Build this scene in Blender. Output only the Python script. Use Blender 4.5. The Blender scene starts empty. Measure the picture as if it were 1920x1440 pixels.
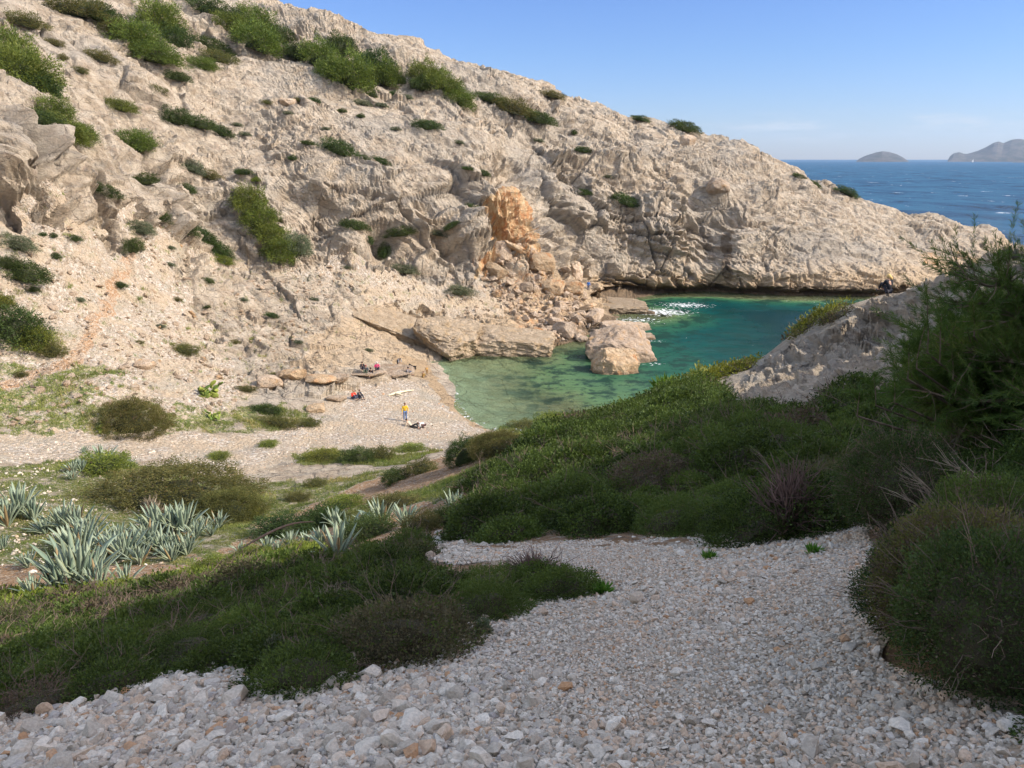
import bpy, bmesh, math, random
import numpy as np
from mathutils import Vector, Matrix, Quaternion
R = math.radians
random.seed(7); RNG = np.random.default_rng(7)
S = bpy.context.scene
COL = S.collection
# ------------------------------------------------ camera, sky, sun, exposure
F = 1442.0; PITCH = math.atan(421/1442.0); CH = 24.0        # focal length in photo pixels, tilt, eye height over the sea
cam = bpy.data.cameras.new('camera'); camo = bpy.data.objects.new('camera', cam); COL.objects.link(camo)
cam.sensor_width = 36; cam.lens = 36*F/1920; cam.clip_start = .05; cam.clip_end = 120000
camo.location = (0, 0, CH); camo.rotation_euler = (R(90)-PITCH, 0, 0)
S.camera = camo
SUN_EL, SUN_AZ = R(36), R(-13)                               # azimuth from +x towards +y
W = bpy.data.worlds.new('World'); S.world = W; W.use_nodes = True
wn, wl = W.node_tree.nodes, W.node_tree.links
wn.clear()
wout = wn.new('ShaderNodeOutputWorld'); bg = wn.new('ShaderNodeBackground')
sky = wn.new('ShaderNodeTexSky'); sky.sky_type = 'NISHITA'; sky.sun_disc = False
sky.sun_elevation = SUN_EL; sky.sun_rotation = R(90)-SUN_AZ
sky.altitude = 0; sky.air_density = 1.0; sky.dust_density = 0.35; sky.ozone_density = 2.2
bg.inputs[1].default_value = 0.15
# thin clouds low over the sea
tc = wn.new('ShaderNodeTexCoord'); sp = wn.new('ShaderNodeSeparateXYZ'); wl.new(tc.outputs['Generated'], sp.inputs[0])
mp = wn.new('ShaderNodeMapping'); mp.inputs['Scale'].default_value = (9, 9, 60); wl.new(tc.outputs['Generated'], mp.inputs[0])
cn = wn.new('ShaderNodeTexNoise'); cn.inputs['Scale'].default_value = 1.0; cn.inputs['Detail'].default_value = 7; cn.inputs['Roughness'].default_value = .62
wl.new(mp.outputs[0], cn.inputs['Vector'])
def mr(nodes, links, src, a, b, c, d, smooth=True):
    m = nodes.new('ShaderNodeMapRange'); m.clamp = True
    if smooth: m.interpolation_type = 'SMOOTHSTEP'
    m.inputs[1].default_value = a; m.inputs[2].default_value = b; m.inputs[3].default_value = c; m.inputs[4].default_value = d
    links.new(src, m.inputs[0]); return m.outputs[0]
def mul(nodes, links, a, b, op='MULTIPLY'):
    m = nodes.new('ShaderNodeMath'); m.operation = op
    for i, v in enumerate((a, b)):
        if isinstance(v, (int, float)): m.inputs[i].default_value = v
        else: links.new(v, m.inputs[i])
    return m.outputs[0]
up = mr(wn, wl, sp.outputs[2], .012, .03, 0, 1); dn = mr(wn, wl, sp.outputs[2], .038, .062, 1, 0)
xr = mr(wn, wl, sp.outputs[0], .18, .32, 0, 1)
cf = mul(wn, wl, mul(wn, wl, up, dn), mul(wn, wl, mr(wn, wl, cn.outputs[0], .46, .72, 0, .55), xr))
cmx = wn.new('ShaderNodeMix'); cmx.data_type = 'RGBA'; wl.new(cf, cmx.inputs[0])
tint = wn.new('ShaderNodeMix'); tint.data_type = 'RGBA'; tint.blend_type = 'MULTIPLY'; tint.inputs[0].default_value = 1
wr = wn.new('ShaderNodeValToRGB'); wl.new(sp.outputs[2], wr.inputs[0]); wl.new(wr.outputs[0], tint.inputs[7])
for e_, (a_, c_) in zip([wr.color_ramp.elements[0], wr.color_ramp.elements[1], wr.color_ramp.elements.new(.12), wr.color_ramp.elements.new(.22), wr.color_ramp.elements.new(.36)], [(0, (.28, .31, .45)), (1, (4.0, 2.45, 1.4)), (.12, (.25, .312, .46)), (.22, (.245, .308, .48)), (.40, (3.5, 2.2, 1.38))]): e_.position = a_; e_.color = (*c_, 1)  # sky above the view tinted brighter and warmer, as added fill light
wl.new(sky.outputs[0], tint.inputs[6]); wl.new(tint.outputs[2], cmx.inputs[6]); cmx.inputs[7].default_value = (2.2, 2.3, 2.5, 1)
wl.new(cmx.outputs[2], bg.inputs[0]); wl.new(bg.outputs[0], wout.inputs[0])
sl = bpy.data.lights.new('sun', 'SUN'); sl.energy = 2.65; sl.angle = R(.5); sl.color = (1, .92, .80)
so = bpy.data.objects.new('sun', sl); COL.objects.link(so)
SV = Vector((math.cos(SUN_EL)*math.cos(SUN_AZ), math.cos(SUN_EL)*math.sin(SUN_AZ), math.sin(SUN_EL)))
so.rotation_euler = SV.to_track_quat('Z', 'Y').to_euler(); so.location = (60, -10, 60)
S.view_settings.view_transform = 'Standard'; S.view_settings.look = 'None'; S.view_settings.gamma = 1
S.view_settings.exposure = 1.28
S.cycles.max_bounces = 6; S.cycles.transparent_max_bounces = 12; S.cycles.volume_bounces = 0

# ------------------------------------------------ noise in numpy
_P = np.random.default_rng(11).permutation(256); _P = np.concatenate([_P]*4).astype(np.int32)
_g = np.random.default_rng(12).normal(size=(256, 3)); _G = (_g/np.linalg.norm(_g, axis=1)[:, None]).astype(np.float32)
_R3 = np.random.default_rng(13).random((256, 3)).astype(np.float32); _R1 = np.random.default_rng(14).random(256).astype(np.float32)
def _h(ix, iy, iz): return _P[_P[_P[ix & 255]+(iy & 255)]+(iz & 255)]
def perlin(p):
    p = np.asarray(p, np.float32); i = np.floor(p).astype(np.int32); f = p-i; w = f*f*f*(f*(f*6-15)+10)
    out = np.zeros(len(p), np.float32)
    for dx in (0, 1):
        wx = w[:, 0] if dx else 1-w[:, 0]
        for dy in (0, 1):
            wy = w[:, 1] if dy else 1-w[:, 1]
            for dz in (0, 1):
                wz = w[:, 2] if dz else 1-w[:, 2]
                g = _G[_h(i[:, 0]+dx, i[:, 1]+dy, i[:, 2]+dz)]
                out += wx*wy*wz*(g[:, 0]*(f[:, 0]-dx)+g[:, 1]*(f[:, 1]-dy)+g[:, 2]*(f[:, 2]-dz))
    return out*1.6
def fbm(p, octv=4, gain=.5, lac=2.03, ridge=False):
    p = np.asarray(p, np.float32); a = 1.; t = 0; out = np.zeros(len(p), np.float32)
    for k in range(octv):
        n = perlin(p+17.3*k)
        if ridge: n = 1-2*np.abs(n)
        out += a*n; t += a; a *= gain; p = p*lac
    return out/t
def worley(p, facet=False):
    p = np.asarray(p, np.float32); i = np.floor(p).astype(np.int32); f = p-i
    d1 = np.full(len(p), 9, np.float32); d2 = d1.copy(); cid = np.zeros(len(p), np.int32); fc = np.zeros(len(p), np.float32)
    for dx in (-1, 0, 1):
        for dy in (-1, 0, 1):
            for dz in (-1, 0, 1):
                h = _h(i[:, 0]+dx, i[:, 1]+dy, i[:, 2]+dz); r = _R3[h]
                e0 = dx+r[:, 0]-f[:, 0]; e1 = dy+r[:, 1]-f[:, 1]; e2 = dz+r[:, 2]-f[:, 2]; d = e0*e0+e1*e1+e2*e2
                if facet: gg = _G[h]; fc = np.where(d < d1, gg[:, 0]*e0+gg[:, 1]*e1+gg[:, 2]*e2, fc)
                c = d < d1; d2 = np.where(c, d1, np.minimum(d2, d)); d1 = np.where(c, d, d1); cid = np.where(c, h, cid)
    if facet: return np.sqrt(d2)-np.sqrt(d1), _R1[cid]-.5, fc
    return np.sqrt(d1), np.sqrt(d2), _R1[cid]
def sst(a, b, x): t = np.clip((x-a)/(b-a), 0, 1); return t*t*(3-2*t)

# ------------------------------------------------ the lie of the land: heights through surveyed points
def ray(px, py):
    s = (py-720)/F; u = (px-960)/F
    y = math.cos(PITCH)-s*math.sin(PITCH); z = -math.sin(PITCH)-s*math.cos(PITCH)
    return u/y, z/y                                          # x and z gained per metre of y
def PY(px, py, Y): a, b = ray(px, py); return (a*Y, Y, CH+b*Y)
def PZ(px, py, z): a, b = ray(px, py); Y = (z-CH)/b; return (a*Y, Y, z)
cp = []
for px, rows in {
    0: [(600, 62), (440, 68), (412, 70), (225, 75), (180, 82), (60, 105), (0, 112)],
    200: [(720, 58), (640, 66), (560, 72), (450, 80), (400, 82), (250, 90), (100, 115), (0, 135)],
    400: [(640, 78), (600, 83), (500, 95), (440, 102), (400, 104), (300, 112), (200, 122), (100, 140), (0, 155)],
    600: [(640, 86), (560, 95), (480, 104), (420, 108), (340, 112), (250, 124), (150, 142), (50, 158), (32, 161)],
    800: [(600, 103), (560, 107), (500, 112), (470, 114), (400, 117), (330, 122), (250, 132), (180, 146), (100, 165), (92, 167)],
    950: [(600, 107), (560, 112), (520, 117), (470, 122), (360, 127), (300, 134), (200, 152), (140, 170), (131, 172)],
    1100: [(470, 138), (400, 141), (330, 146), (260, 158), (195, 175), (183, 178)],
    1250: [(470, 142), (400, 145), (330, 152), (240, 172), (232, 174)],
    1400: [(480, 143), (400, 150), (330, 162), (275, 180), (266, 182)],
    1550: [(490, 146), (400, 164), (350, 188), (343, 190)],
    1700: [(500, 152), (440, 174), (400, 200), (393, 203)],
    1850: [(480, 168), (440, 202), (425, 212)],
    # the near spur, its slab of rock and the camera's own slope
    1450: [(720, 40), (665, 47)], 1600: [(680, 36), (600, 43), (572, 47)], 1750: [(620, 34), (532, 44)], 1880: [(520, 35), (470, 39)],
    1665: [(554, 46)], 1500: [(612, 48)], 1300: [(712, 46), (750, 36), (800, 27)], 1150: [(758, 44), (850, 24)], 1010: [(800, 43)],
    1000: [(880, 20), (840, 31)], 860: [(950, 22)],
    }.items():
    for py, Y in rows: cp.append(PY(px, py, Y))
for px, py, z in [
    (0, 860, 6.6), (0, 800, 6.2), (0, 720, 7.6), (200, 830, 4.7), (400, 880, 4.2), (400, 800, 3.4), (400, 720, 4.3), (600, 780, 1.9), (600, 700, 2.6), (640, 740, 1.7),
    (760, 700, 1.1), (740, 665, 1.2), (700, 830, 1.7), (800, 830, 1.5), (760, 790, 1.2), (850, 830, 1.6), (800, 681, 0), (850, 770, 0.05), (905, 806, .05),
    (900, 668, -.5), (950, 664, 0), (1020, 650, 0), (1085, 640, -.1), (1120, 605, .5), (1230, 583, .4), (1100, 550, 1.3), (1180, 548, 1.0), (1250, 548, .6), (1330, 554, 0), (1400, 557, 0),
    (1550, 560, 0), (1700, 562, 0), (1850, 540, 0), (640, 880, 4.2), (640, 930, 6.0), (480, 970, 6.2), (800, 870, 4.8), (940, 840, 5.4), (300, 980, 7.6), (480, 1010, 8.2), (130, 1090, 10.6), (0, 960, 8.6),
    (640, 1030, 10.4), (840, 960, 11.6), (930, 815, 3.0)]: cp.append(PZ(px, py, z))
# seabed
for x, y, z in [(-4, 88, -.5), (0, 78, -.8), (6, 74, -1.2), (4, 88, -1.8), (12, 84, -3), (10, 98, -2), (22, 90, -4.5), (20, 110, -4), (34, 105, -6), (28, 126, -4), (45, 115, -7.5), (45, 130, -5),
    (60, 118, -9), (62, 130, -6), (80, 125, -11), (100, 135, -9), (30, 78, -4), (45, 88, -7), (20, 70, -2), (120, 150, -9), (60, 95, -9), (8, 64, -.8), (2, 68, -.3), (0, 61, 1.2), (6, 59, 2), (14, 62, -.5),
    (150, 190, -12), (130, 110, -14), (160, 240, -16), (100, 270, -18), (0, 290, -15), (-60, 300, -10), (150, 320, -25), (30, 240, -8), (60, 232, -10), (95, 232, -9), (120, 228, -9)]: cp.append((x, y, z))
# camera's slope, the hill to its right that shades it, and the ground out of view
for x, y, z in [(0, 0, 22.4), (-3.5, 4.4, 20.3), (2.2, 3.3, 21.5), (2.4, 7, 20.0), (5, 10.7, 18.9), (-1.3, 10.9, 18.0), (-9, 12, 15.6), (-13, 16, 13.4), (-8, 19, 13.0), (-4, 2, 20.9), (-10, 3, 18.5), (-20, 5, 15),
    (-30, 15, 12.5), (-45, 25, 12), (-60, 40, 14), (-75, 55, 20), (6, 4, 22.6), (8, 9, 21.2), (8, 14, 18.9), (12, 20, 18.7), (12, 6, 25.5), (18, 14, 25), (20, 22, 22.5), (24, 28, 21.5),
    (0, -12, 26), (-20, -15, 22), (15, -10, 34), (25, 8, 34), (26, 16, 30.5), (28, 24, 27), (29, 35, 20.5), (33, -6, 50.5), (33, 0, 47), (33, 5, 44), (33, 10, 40), (33, 18, 37), (33, 26, 32), (32.5, 34, 23.5), (33, 40, 17.5), (35, 46, 17.5), (36, -20, 56), (42, 12, 36), (42, 24, 31), (43, 36, 25), (46, 48, 14), (60, 10, 34), (62, 40, 15),
    (60, -25, 46), (44, 62, 6), (30, 60, 5), (22, 58, 4), (32, 52, 13), (56, 60, 0), (80, 50, -3), (80, 20, 28), (100, 40, -8), (100, 0, 30), (120, 60, -15), (20, 40, 13.4), (14, 58, 2.2),
    (-100, 90, 42), (-125, 110, 52), (-110, 140, 62), (-90, 170, 66), (-60, 190, 60), (-140, 60, 40), (-120, 30, 32), (-60, -10, 24), (-100, 0, 30), (-130, 180, 70),
    (-30, 200, 38), (-15, 215, 25), (20, 215, 18), (50, 215, 8), (-60, 230, 35), (-20, 240, 8), (75, 220, 4), (105, 222, 3.5), (125, 218, 3), (134, 214, 1), (130, 195, -2), (132, 170, -4), (95, 160, .5), (118, 178, 1.2), (-100, 240, 40),
    (-140, 250, 45), (-100, 300, 10), (-140, 320, 15), (-140, -30, 36), (0, -30, 32), (150, -30, 40), (150, 60, -20), (150, 320, -30)]: cp.append((x, y, z))
cp = np.array(cp)
_c = 1.2
def _phi(d2): return np.sqrt(d2+_c*_c)
n = len(cp); A = np.zeros((n+3, n+3)); dd = ((cp[:, None, :2]-cp[None, :, :2])**2).sum(2)
A[:n, :n] = _phi(dd)-np.eye(n)*.25; A[:n, n:] = np.c_[np.ones(n), cp[:, :2]]; A[n:, :n] = A[:n, n:].T
wt = np.linalg.solve(A, np.r_[cp[:, 2], 0, 0, 0])
GX0, GX1, GY0, GY1, GS = -140, 150, -30, 330, .5
gx = np.arange(GX0, GX1+.1, GS); gy = np.arange(GY0, GY1+.1, GS)
GZ = np.zeros((len(gy), len(gx)))
for j, yy in enumerate(gy):
    d2 = (gx[:, None]-cp[None, :, 0])**2+(yy-cp[None, :, 1])**2
    GZ[j] = _phi(d2)@wt[:n]+wt[n]+wt[n+1]*gx+wt[n+2]*yy
def H(x, y, G=None):
    G = GZ if G is None else G
    x = np.asarray(x, float); y = np.asarray(y, float)
    fx = np.clip((x-GX0)/GS, 0, len(gx)-1.001); fy = np.clip((y-GY0)/GS, 0, len(gy)-1.001)
    i = fx.astype(int); j = fy.astype(int); a = fx-i; b = fy-j
    return (G[j, i]*(1-a)+G[j, i+1]*a)*(1-b)+(G[j+1, i]*(1-a)+G[j+1, i+1]*a)*b
def hit(px, py, ymin=1.5, ymax=300):
    a, b = ray(px, py); Y = np.concatenate([np.arange(ymin, 20, .05), np.arange(20, ymax, .15)])
    d = (CH+b*Y)-H(a*Y, Y); k = np.argmax(d < 0)
    if d[k] >= 0: k = len(Y)-1
    Y = Y[k]; return (a*Y, Y, float(H(a*Y, Y)))
# ------------------------------------------------ mesh and material helpers
def mesh_np(name, V, Fq, mat=None, smooth=False, attrs=None, parent=None, link=True, tri=False, uv=None):
    """V (n,3), Fq (m,k) faces; attrs {name: (n,4)|(n,)} on points"""
    me = bpy.data.meshes.new(name); V = np.ascontiguousarray(V, np.float32); Fq = np.ascontiguousarray(Fq, np.int32)
    k = Fq.shape[1]; me.vertices.add(len(V)); me.vertices.foreach_set('co', V.ravel())
    me.loops.add(Fq.size); me.loops.foreach_set('vertex_index', Fq.ravel())
    me.polygons.add(len(Fq)); me.polygons.foreach_set('loop_start', np.arange(0, Fq.size, k, dtype=np.int32))
    me.polygons.foreach_set('loop_total', np.full(len(Fq), k, np.int32)) if False else None
    me.polygons.foreach_set('use_smooth', np.full(len(Fq), bool(smooth)))
    me.update(calc_edges=True)
    for an, a in (attrs or {}).items():
        a = np.asarray(a, np.float32)
        if a.ndim == 1: at = me.attributes.new(an, 'FLOAT', 'POINT'); at.data.foreach_set('value', a)
        else: at = me.attributes.new(an, 'FLOAT_COLOR', 'POINT'); at.data.foreach_set('color', a.ravel())
    if mat: me.materials.append(mat)
    o = bpy.data.objects.new(name, me)
    if link: COL.objects.link(o)
    if parent: o.parent = parent
    return o
def tag(o, label=None, cat=None, group=None, kind=None):
    if label: o['label'] = label
    if cat: o['category'] = cat
    if group: o['group'] = group
    if kind: o['kind'] = kind
    return o
class NT:
    def __init__(s, name):
        s.m = bpy.data.materials.new(name); s.m.use_nodes = True; s.n = s.m.node_tree.nodes; s.l = s.m.node_tree.links
        s.bs = s.n['Principled BSDF']; s.out = s.n['Material Output']; s.bs.inputs['Specular IOR Level'].default_value = .25; s.bs.inputs['Roughness'].default_value = .9
    def put(s, inp, v):
        if hasattr(v, 'links') or isinstance(v, bpy.types.NodeSocket): s.l.new(v, inp)
        else: inp.default_value = (*v, 1) if isinstance(v, (tuple, list)) and len(v) == 3 and inp.type == 'RGBA' else v
    def attr(s, name, col=False): a = s.n.new('ShaderNodeAttribute'); a.attribute_name = name; return a.outputs['Color' if col else 'Fac']
    def sep(s, c): a = s.n.new('ShaderNodeSeparateColor'); s.l.new(c, a.inputs[0]); return a.outputs
    def pos(s): return s.n.new('ShaderNodeNewGeometry').outputs['Position']
    def obj(s): return s.n.new('ShaderNodeTexCoord').outputs['Object']
    def mapv(s, v, scale=(1, 1, 1), rot=(0, 0, 0), loc=(0, 0, 0)):
        a = s.n.new('ShaderNodeMapping'); s.l.new(v, a.inputs[0]); a.inputs['Scale'].default_value = scale; a.inputs['Rotation'].default_value = rot; a.inputs['Location'].default_value = loc; return a.outputs[0]
    def noise(s, v, sc, det=5, rough=.55, dist=0, col=False):
        a = s.n.new('ShaderNodeTexNoise'); s.l.new(v, a.inputs['Vector']); a.inputs['Scale'].default_value = sc; a.inputs['Detail'].default_value = det; a.inputs['Roughness'].default_value = rough; a.inputs['Distortion'].default_value = dist; return a.outputs[1 if col else 0]
    def vor(s, v, sc, feat='F1', out='Distance', rnd=1):
        a = s.n.new('ShaderNodeTexVoronoi'); a.feature = feat; s.l.new(v, a.inputs['Vector']); a.inputs['Scale'].default_value = sc; a.inputs['Randomness'].default_value = rnd; return a.outputs[out]
    def mr(s, x, a, b, c=0, d=1): return mr(s.n, s.l, x, a, b, c, d)
    def math(s, op, a, b=0): return mul(s.n, s.l, a, b, op)
    def mix(s, f, a, b, mode='MIX'):
        m = s.n.new('ShaderNodeMix'); m.data_type = 'RGBA'; m.blend_type = mode; s.put(m.inputs[0], f); s.put(m.inputs[6], a); s.put(m.inputs[7], b); return m.outputs[2]
    def hsv(s, c, h=.5, sa=1, v=1):
        m = s.n.new('ShaderNodeHueSaturation'); s.put(m.inputs['Color'], c); s.put(m.inputs['Hue'], h); s.put(m.inputs['Saturation'], sa); s.put(m.inputs['Value'], v); return m.outputs[0]
    def bump(s, h, dist, strength=1, prev=None):
        b = s.n.new('ShaderNodeBump'); s.put(b.inputs['Height'], h); b.inputs['Distance'].default_value = dist; s.put(b.inputs['Strength'], strength)
        if prev is not None: s.l.new(prev, b.inputs['Normal'])
        return b.outputs[0]
    def fin(s, col=None, rough=None, nrm=None):
        if col is not None: s.put(s.bs.inputs['Base Color'], col)
        if rough is not None: s.put(s.bs.inputs['Roughness'], rough)
        if nrm is not None: s.l.new(nrm, s.bs.inputs['Normal'])
        return s.m
def simple(name, col, rough=.8, var=.25, sc=8):
    t = NT(name); n = t.noise(t.obj(), sc, 4)
    return t.fin(t.hsv(col, .5, 1, t.mr(n, .3, .7, 1-var, 1+var)), rough)

# ------------------------------------------------ ground material: bare limestone, scree, earth, grass
def rock_colour(t, P, blk=None):
    big = t.noise(P, .09, 6, .6); mid = t.noise(P, .55, 6, .62); fin = t.noise(P, 3.1, 5, .65)
    c = t.mix(t.mr(mid, .35, .66), (.35, .28, .20), (.52, .44, .335))
    c = t.mix(t.mr(big, .45, .66, 0, .6), c, (.37, .335, .28))
    c = t.mix(t.mr(t.noise(t.mapv(P, (.5, .6, 1.6), (0, R(-18), 0)), .6, 6, .65), .54, .66, 0, .7), c, (.27, .245, .205))
    c = t.mix(t.mr(t.noise(P, .8, 5, .7), .56, .72, 0, .55), c, (.44, .325, .245))
    c = t.mix(t.mr(fin, .5, .72, 0, .6), c, (.23, .21, .18))
    return c, big, mid, fin
def ground_mat():
    t = NT('limestone ground'); P = t.pos(); A = t.sep(t.attr('mA', True)); B = t.sep(t.attr('mB', True)); Cc = t.sep(t.attr('mC', True))
    dist = t.n.new('ShaderNodeCameraData')
    rk, big, mid, fin = rock_colour(t, P)
    rk = t.mix(t.mr(B[1], 0, 1, 0, 1), rk, t.mix(mid, (.52, .385, .235), (.44, .33, .215)))          # ochre rock low by the water
    rk = t.mix(t.mr(Cc[0], .1, 1, 0, .8), rk, (.22, .2, .175))                                # grime held in joints
    ws = t.noise(t.mapv(P, (1.4, .5, .22)), 1, 6, .65)
    sc_ = t.mix(t.mr(ws, .42, .58), (.48, .26, .125), (.52, .37, .21)); sc_ = t.mix(t.mr(t.noise(t.mapv(P, (1.2, .6, .3)), 1.9, 4), .52, .66, 0, .8), sc_, (.66, .52, .34))
    sc_ = t.mix(t.mr(t.noise(P, 1.1, 5), .55, .7, 0, .7), sc_, (.36, .16, .07))
    rk = t.mix(t.mr(t.math('ADD', B[0], t.math('MULTIPLY', t.math('SUBTRACT', t.noise(P, .8, 6, .7), .5), 1.2)), .3, .75), rk, sc_)
    # stones of the scree: cells of uneven size
    j = t.n.new('ShaderNodeVectorMath'); j.operation = 'ADD'; t.l.new(P, j.inputs[0]); sc0 = t.n.new('ShaderNodeVectorMath'); sc0.operation = 'SCALE'; sc0.inputs[3].default_value = .16; t.l.new(t.noise(P, 3, 3, .6, col=True), sc0.inputs[0]); t.l.new(sc0.outputs[0], j.inputs[1]); PJ = j.outputs[0]
    v1 = t.vor(PJ, 4.2, out='Color'); v1d = t.vor(PJ, 4.2); v2 = t.vor(PJ, 11, out='Color'); v2d = t.vor(PJ, 11)
    s1 = t.sep(v1); s2 = t.sep(v2)
    gv = t.mix(s2[0], (.23, .19, .14), (.43, .37, .29)); gv = t.mix(t.mr(s2[1], .6, 1, 0, .7), gv, (.50, .37, .28)); gv = t.mix(t.mr(s1[2], .55, 1, 0, .7), gv, (.56, .51, .44))
    gv = t.mix(t.mr(t.noise(P, .35, 5), .42, .62, 0, .7), gv, (.40, .315, .215)); gv = t.mix(t.mr(t.noise(P, .18, 6, .7), .52, .62, 0, .5), gv, (.30, .275, .215))
    earth = t.mix(t.noise(P, 1.3, 5), (.40, .26, .15), (.28, .17, .095)); earth = t.mix(t.mr(s2[0], .6, .95, 0, .75), earth, (.52, .44, .35))
    gn = t.noise(P, 3.5, 5, .7); grass = t.mix(t.mr(gn, .35, .65), (.075, .115, .028), (.23, .215, .085)); grass = t.mix(t.mr(s2[1], .75, .98, 0, .8), grass, (.45, .38, .29))
    sand = t.mix(t.noise(P, 1.5, 5), (.36, .25, .15), (.46, .35, .22))
    gmix = t.noise(P, .9, 7, .75); gmask = t.mr(t.math('ADD', A[2], t.math('MULTIPLY', t.math('SUBTRACT', gmix, .5), 1.7)), .38, .62)
    emask = t.mr(t.math('ADD', B[2], t.math('MULTIPLY', t.math('SUBTRACT', mid, .5), 1.0)), .4, .7)
    smask = t.mr(t.math('ADD', A[1], t.math('MULTIPLY', t.math('SUBTRACT', t.noise(P, .7, 6, .7), .5), 1.1)), .35, .65)
    c = t.mix(smask, rk, gv); c = t.mix(emask, c, earth); c = t.mix(gmask, c, grass); c = t.mix(Cc[1], c, sand)
    wet = t.mr(Cc[2], 0, 1, 0, .8); c = t.mix(wet, c, t.mix(mid, (.075, .055, .035), (.16, .11, .07)))  # dark for wet and stained rock, and for the notch's painted shade
    gr = t.math('SUBTRACT', 1, gmask)
    str_ = t.noise(t.mapv(P, (.35, .5, 1.9), (0, R(-18), 0)), 1.2, 7, .68)
    nr = t.bump(str_, .5, t.math('MULTIPLY', t.math('SUBTRACT', 1, smask), .55))
    nr = t.bump(t.noise(P, 1.5, 10, .70), .55, t.math('MULTIPLY', t.math('SUBTRACT', 1, smask), .95), nr)
    dv_ = t.n.new('ShaderNodeVectorMath'); dv_.operation = 'SCALE'; dv_.inputs[3].default_value = 1.1; t.l.new(t.noise(P, .7, 4, .6, col=True), dv_.inputs[0]); dj = t.n.new('ShaderNodeVectorMath'); dj.operation = 'ADD'; t.l.new(P, dj.inputs[0]); t.l.new(dv_.outputs[0], dj.inputs[1])
    nsm = t.math('SUBTRACT', 1, smask)
    cr = t.mr(t.vor(t.mapv(dj.outputs[0], (.7, .8, 1.6), (0, R(-20), 0)), 1.5, 'DISTANCE_TO_EDGE'), 0, .05); nr = t.bump(cr, .22, t.math('MULTIPLY', nsm, .6), nr)
    cr2 = t.mr(t.vor(t.mapv(dj.outputs[0], (.6, .8, 1.5), (0, R(-17), 0)), .42, 'DISTANCE_TO_EDGE'), 0, .022); nr = t.bump(cr2, .6, t.math('MULTIPLY', nsm, .7), nr)
    c = t.mix(t.math('MULTIPLY', nsm, t.mr(cr2, .7, .1, 0, .45)), c, (.16, .14, .12))
    g1 = t.math('ADD', t.math('MULTIPLY', v1d, -1.2), t.math('MULTIPLY', v2d, -.5))
    nr = t.bump(g1, .16, t.mr(smask, 0, 1, .12, .8), nr)
    nr = t.bump(t.noise(t.mapv(P, (1, 1, 2.5), (.1, -.3, 0)), 5, 8, .7), .13, .8, nr)
    t.bs.inputs['Specular IOR Level'].default_value = .12
    return t.fin(c, .95, nr)

# ------------------------------------------------ the ground itself, one sheet, finer where it faces the bay
def rings(th0, th1, step): return np.arange(th0, th1, step)
TH = np.concatenate([np.arange(-100, -46, 2.0), np.arange(-46, -37, .4), np.arange(-37, 37, .068), np.arange(37, 46, .3), np.arange(46, 121, 1.5)])
TH = np.radians(TH); NT_ = len(TH); NR = 1000
rf = np.concatenate([np.arange(.15, 20, .05), np.arange(20, 300, .2)]); rm = np.append(rf[1:], rf[-1]+.2)
RR = np.zeros((NT_, NR), np.float32)
for k, th in enumerate(TH):
    z = H(np.sin(th)*rf, np.cos(th)*rf); dz = np.gradient(z); dr = np.gradient(rf)
    ang = (z-CH)/rf; vis = ang >= np.maximum.accumulate(ang)-.012
    w = np.sqrt(dr**2+dz**2)/np.maximum(rf, 1.2)*np.where(vis, 1, .25)*np.where(z < -1.5, .1, 1)
    w *= np.where(rf > 60, 1.6, np.where(rf > 14, .8, .35))
    w += dr*.0012
    cw = np.cumsum(w); RR[k] = np.interp(np.linspace(cw[0], cw[-1], NR), cw, rf)
ker = np.ones(25)/25; pad = 12
RR = np.stack([np.convolve(np.pad(RR[:, j], pad, 'edge'), ker, 'valid') for j in range(NR)], 1)
X = (np.sin(TH)[:, None]*RR).ravel(); Yv = (np.cos(TH)[:, None]*RR).ravel(); Z = H(X, Yv)
P0 = np.c_[X, Yv, Z].astype(np.float32)
# normals of the plain relief
e = .6; nx = (H(X-e, Yv)-H(X+e, Yv))/(2*e); ny = (H(X, Yv-e)-H(X, Yv+e))/(2*e); N0 = np.c_[nx, ny, np.ones_like(nx)]; N0 /= np.linalg.norm(N0, axis=1)[:, None]; N0 = N0.astype(np.float32)
def inpoly(x, y, poly):
    c = np.zeros(len(x), bool); j = len(poly)-1
    for i in range(len(poly)):
        xi, yi = poly[i]; xj, yj = poly[j]
        if yi != yj: c ^= ((yi > y) != (yj > y)) & (x < (xj-xi)*(y-yi)/(yj-yi)+xi)
        j = i
    return c
def zone(pts, jit=.8, world=False):
    poly = pts if world else [hit(*p)[:2] for p in pts]
    return inpoly(JX*jit+X, JY*jit+Yv, poly).astype(np.float32)
JX = fbm(P0*.45+3.1, 3)*3.2; JY = fbm(P0*.45+31.7, 3)*3.2
far = sst(56, 64, Yv)
steep = 1-N0[:, 2]
slope_low = zone([(-150, 395), (0, 425), (230, 430), (420, 470), (560, 500), (720, 500), (880, 520), (960, 560), (930, 590), (820, 590), (700, 560), (720, 620), (640, 660), (560, 700), (500, 730), (420, 800), (250, 810), (0, 830), (-200, 860)], 1.4)
low_rib = zone([(330, 480), (470, 500), (640, 545), (760, 600), (860, 600), (880, 640), (760, 650), (640, 690), (560, 730), (440, 700), (380, 600)], 1.2)
scree_hill = zone([(0, 60), (180, 60), (330, 150), (420, 250), (560, 330), (600, 420), (560, 440), (420, 300), (250, 250), (120, 200), (0, 190)], 1.5)
scree_hill2 = zone([(560, 180), (700, 180), (860, 230), (1000, 240), (1100, 260), (1000, 300), (860, 290), (700, 250)], 1.5)
rockm = far*(1-.8*slope_low*(1-.75*low_rib))*(1-.4*scree_hill)*(1-.35*scree_hill2)
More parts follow.
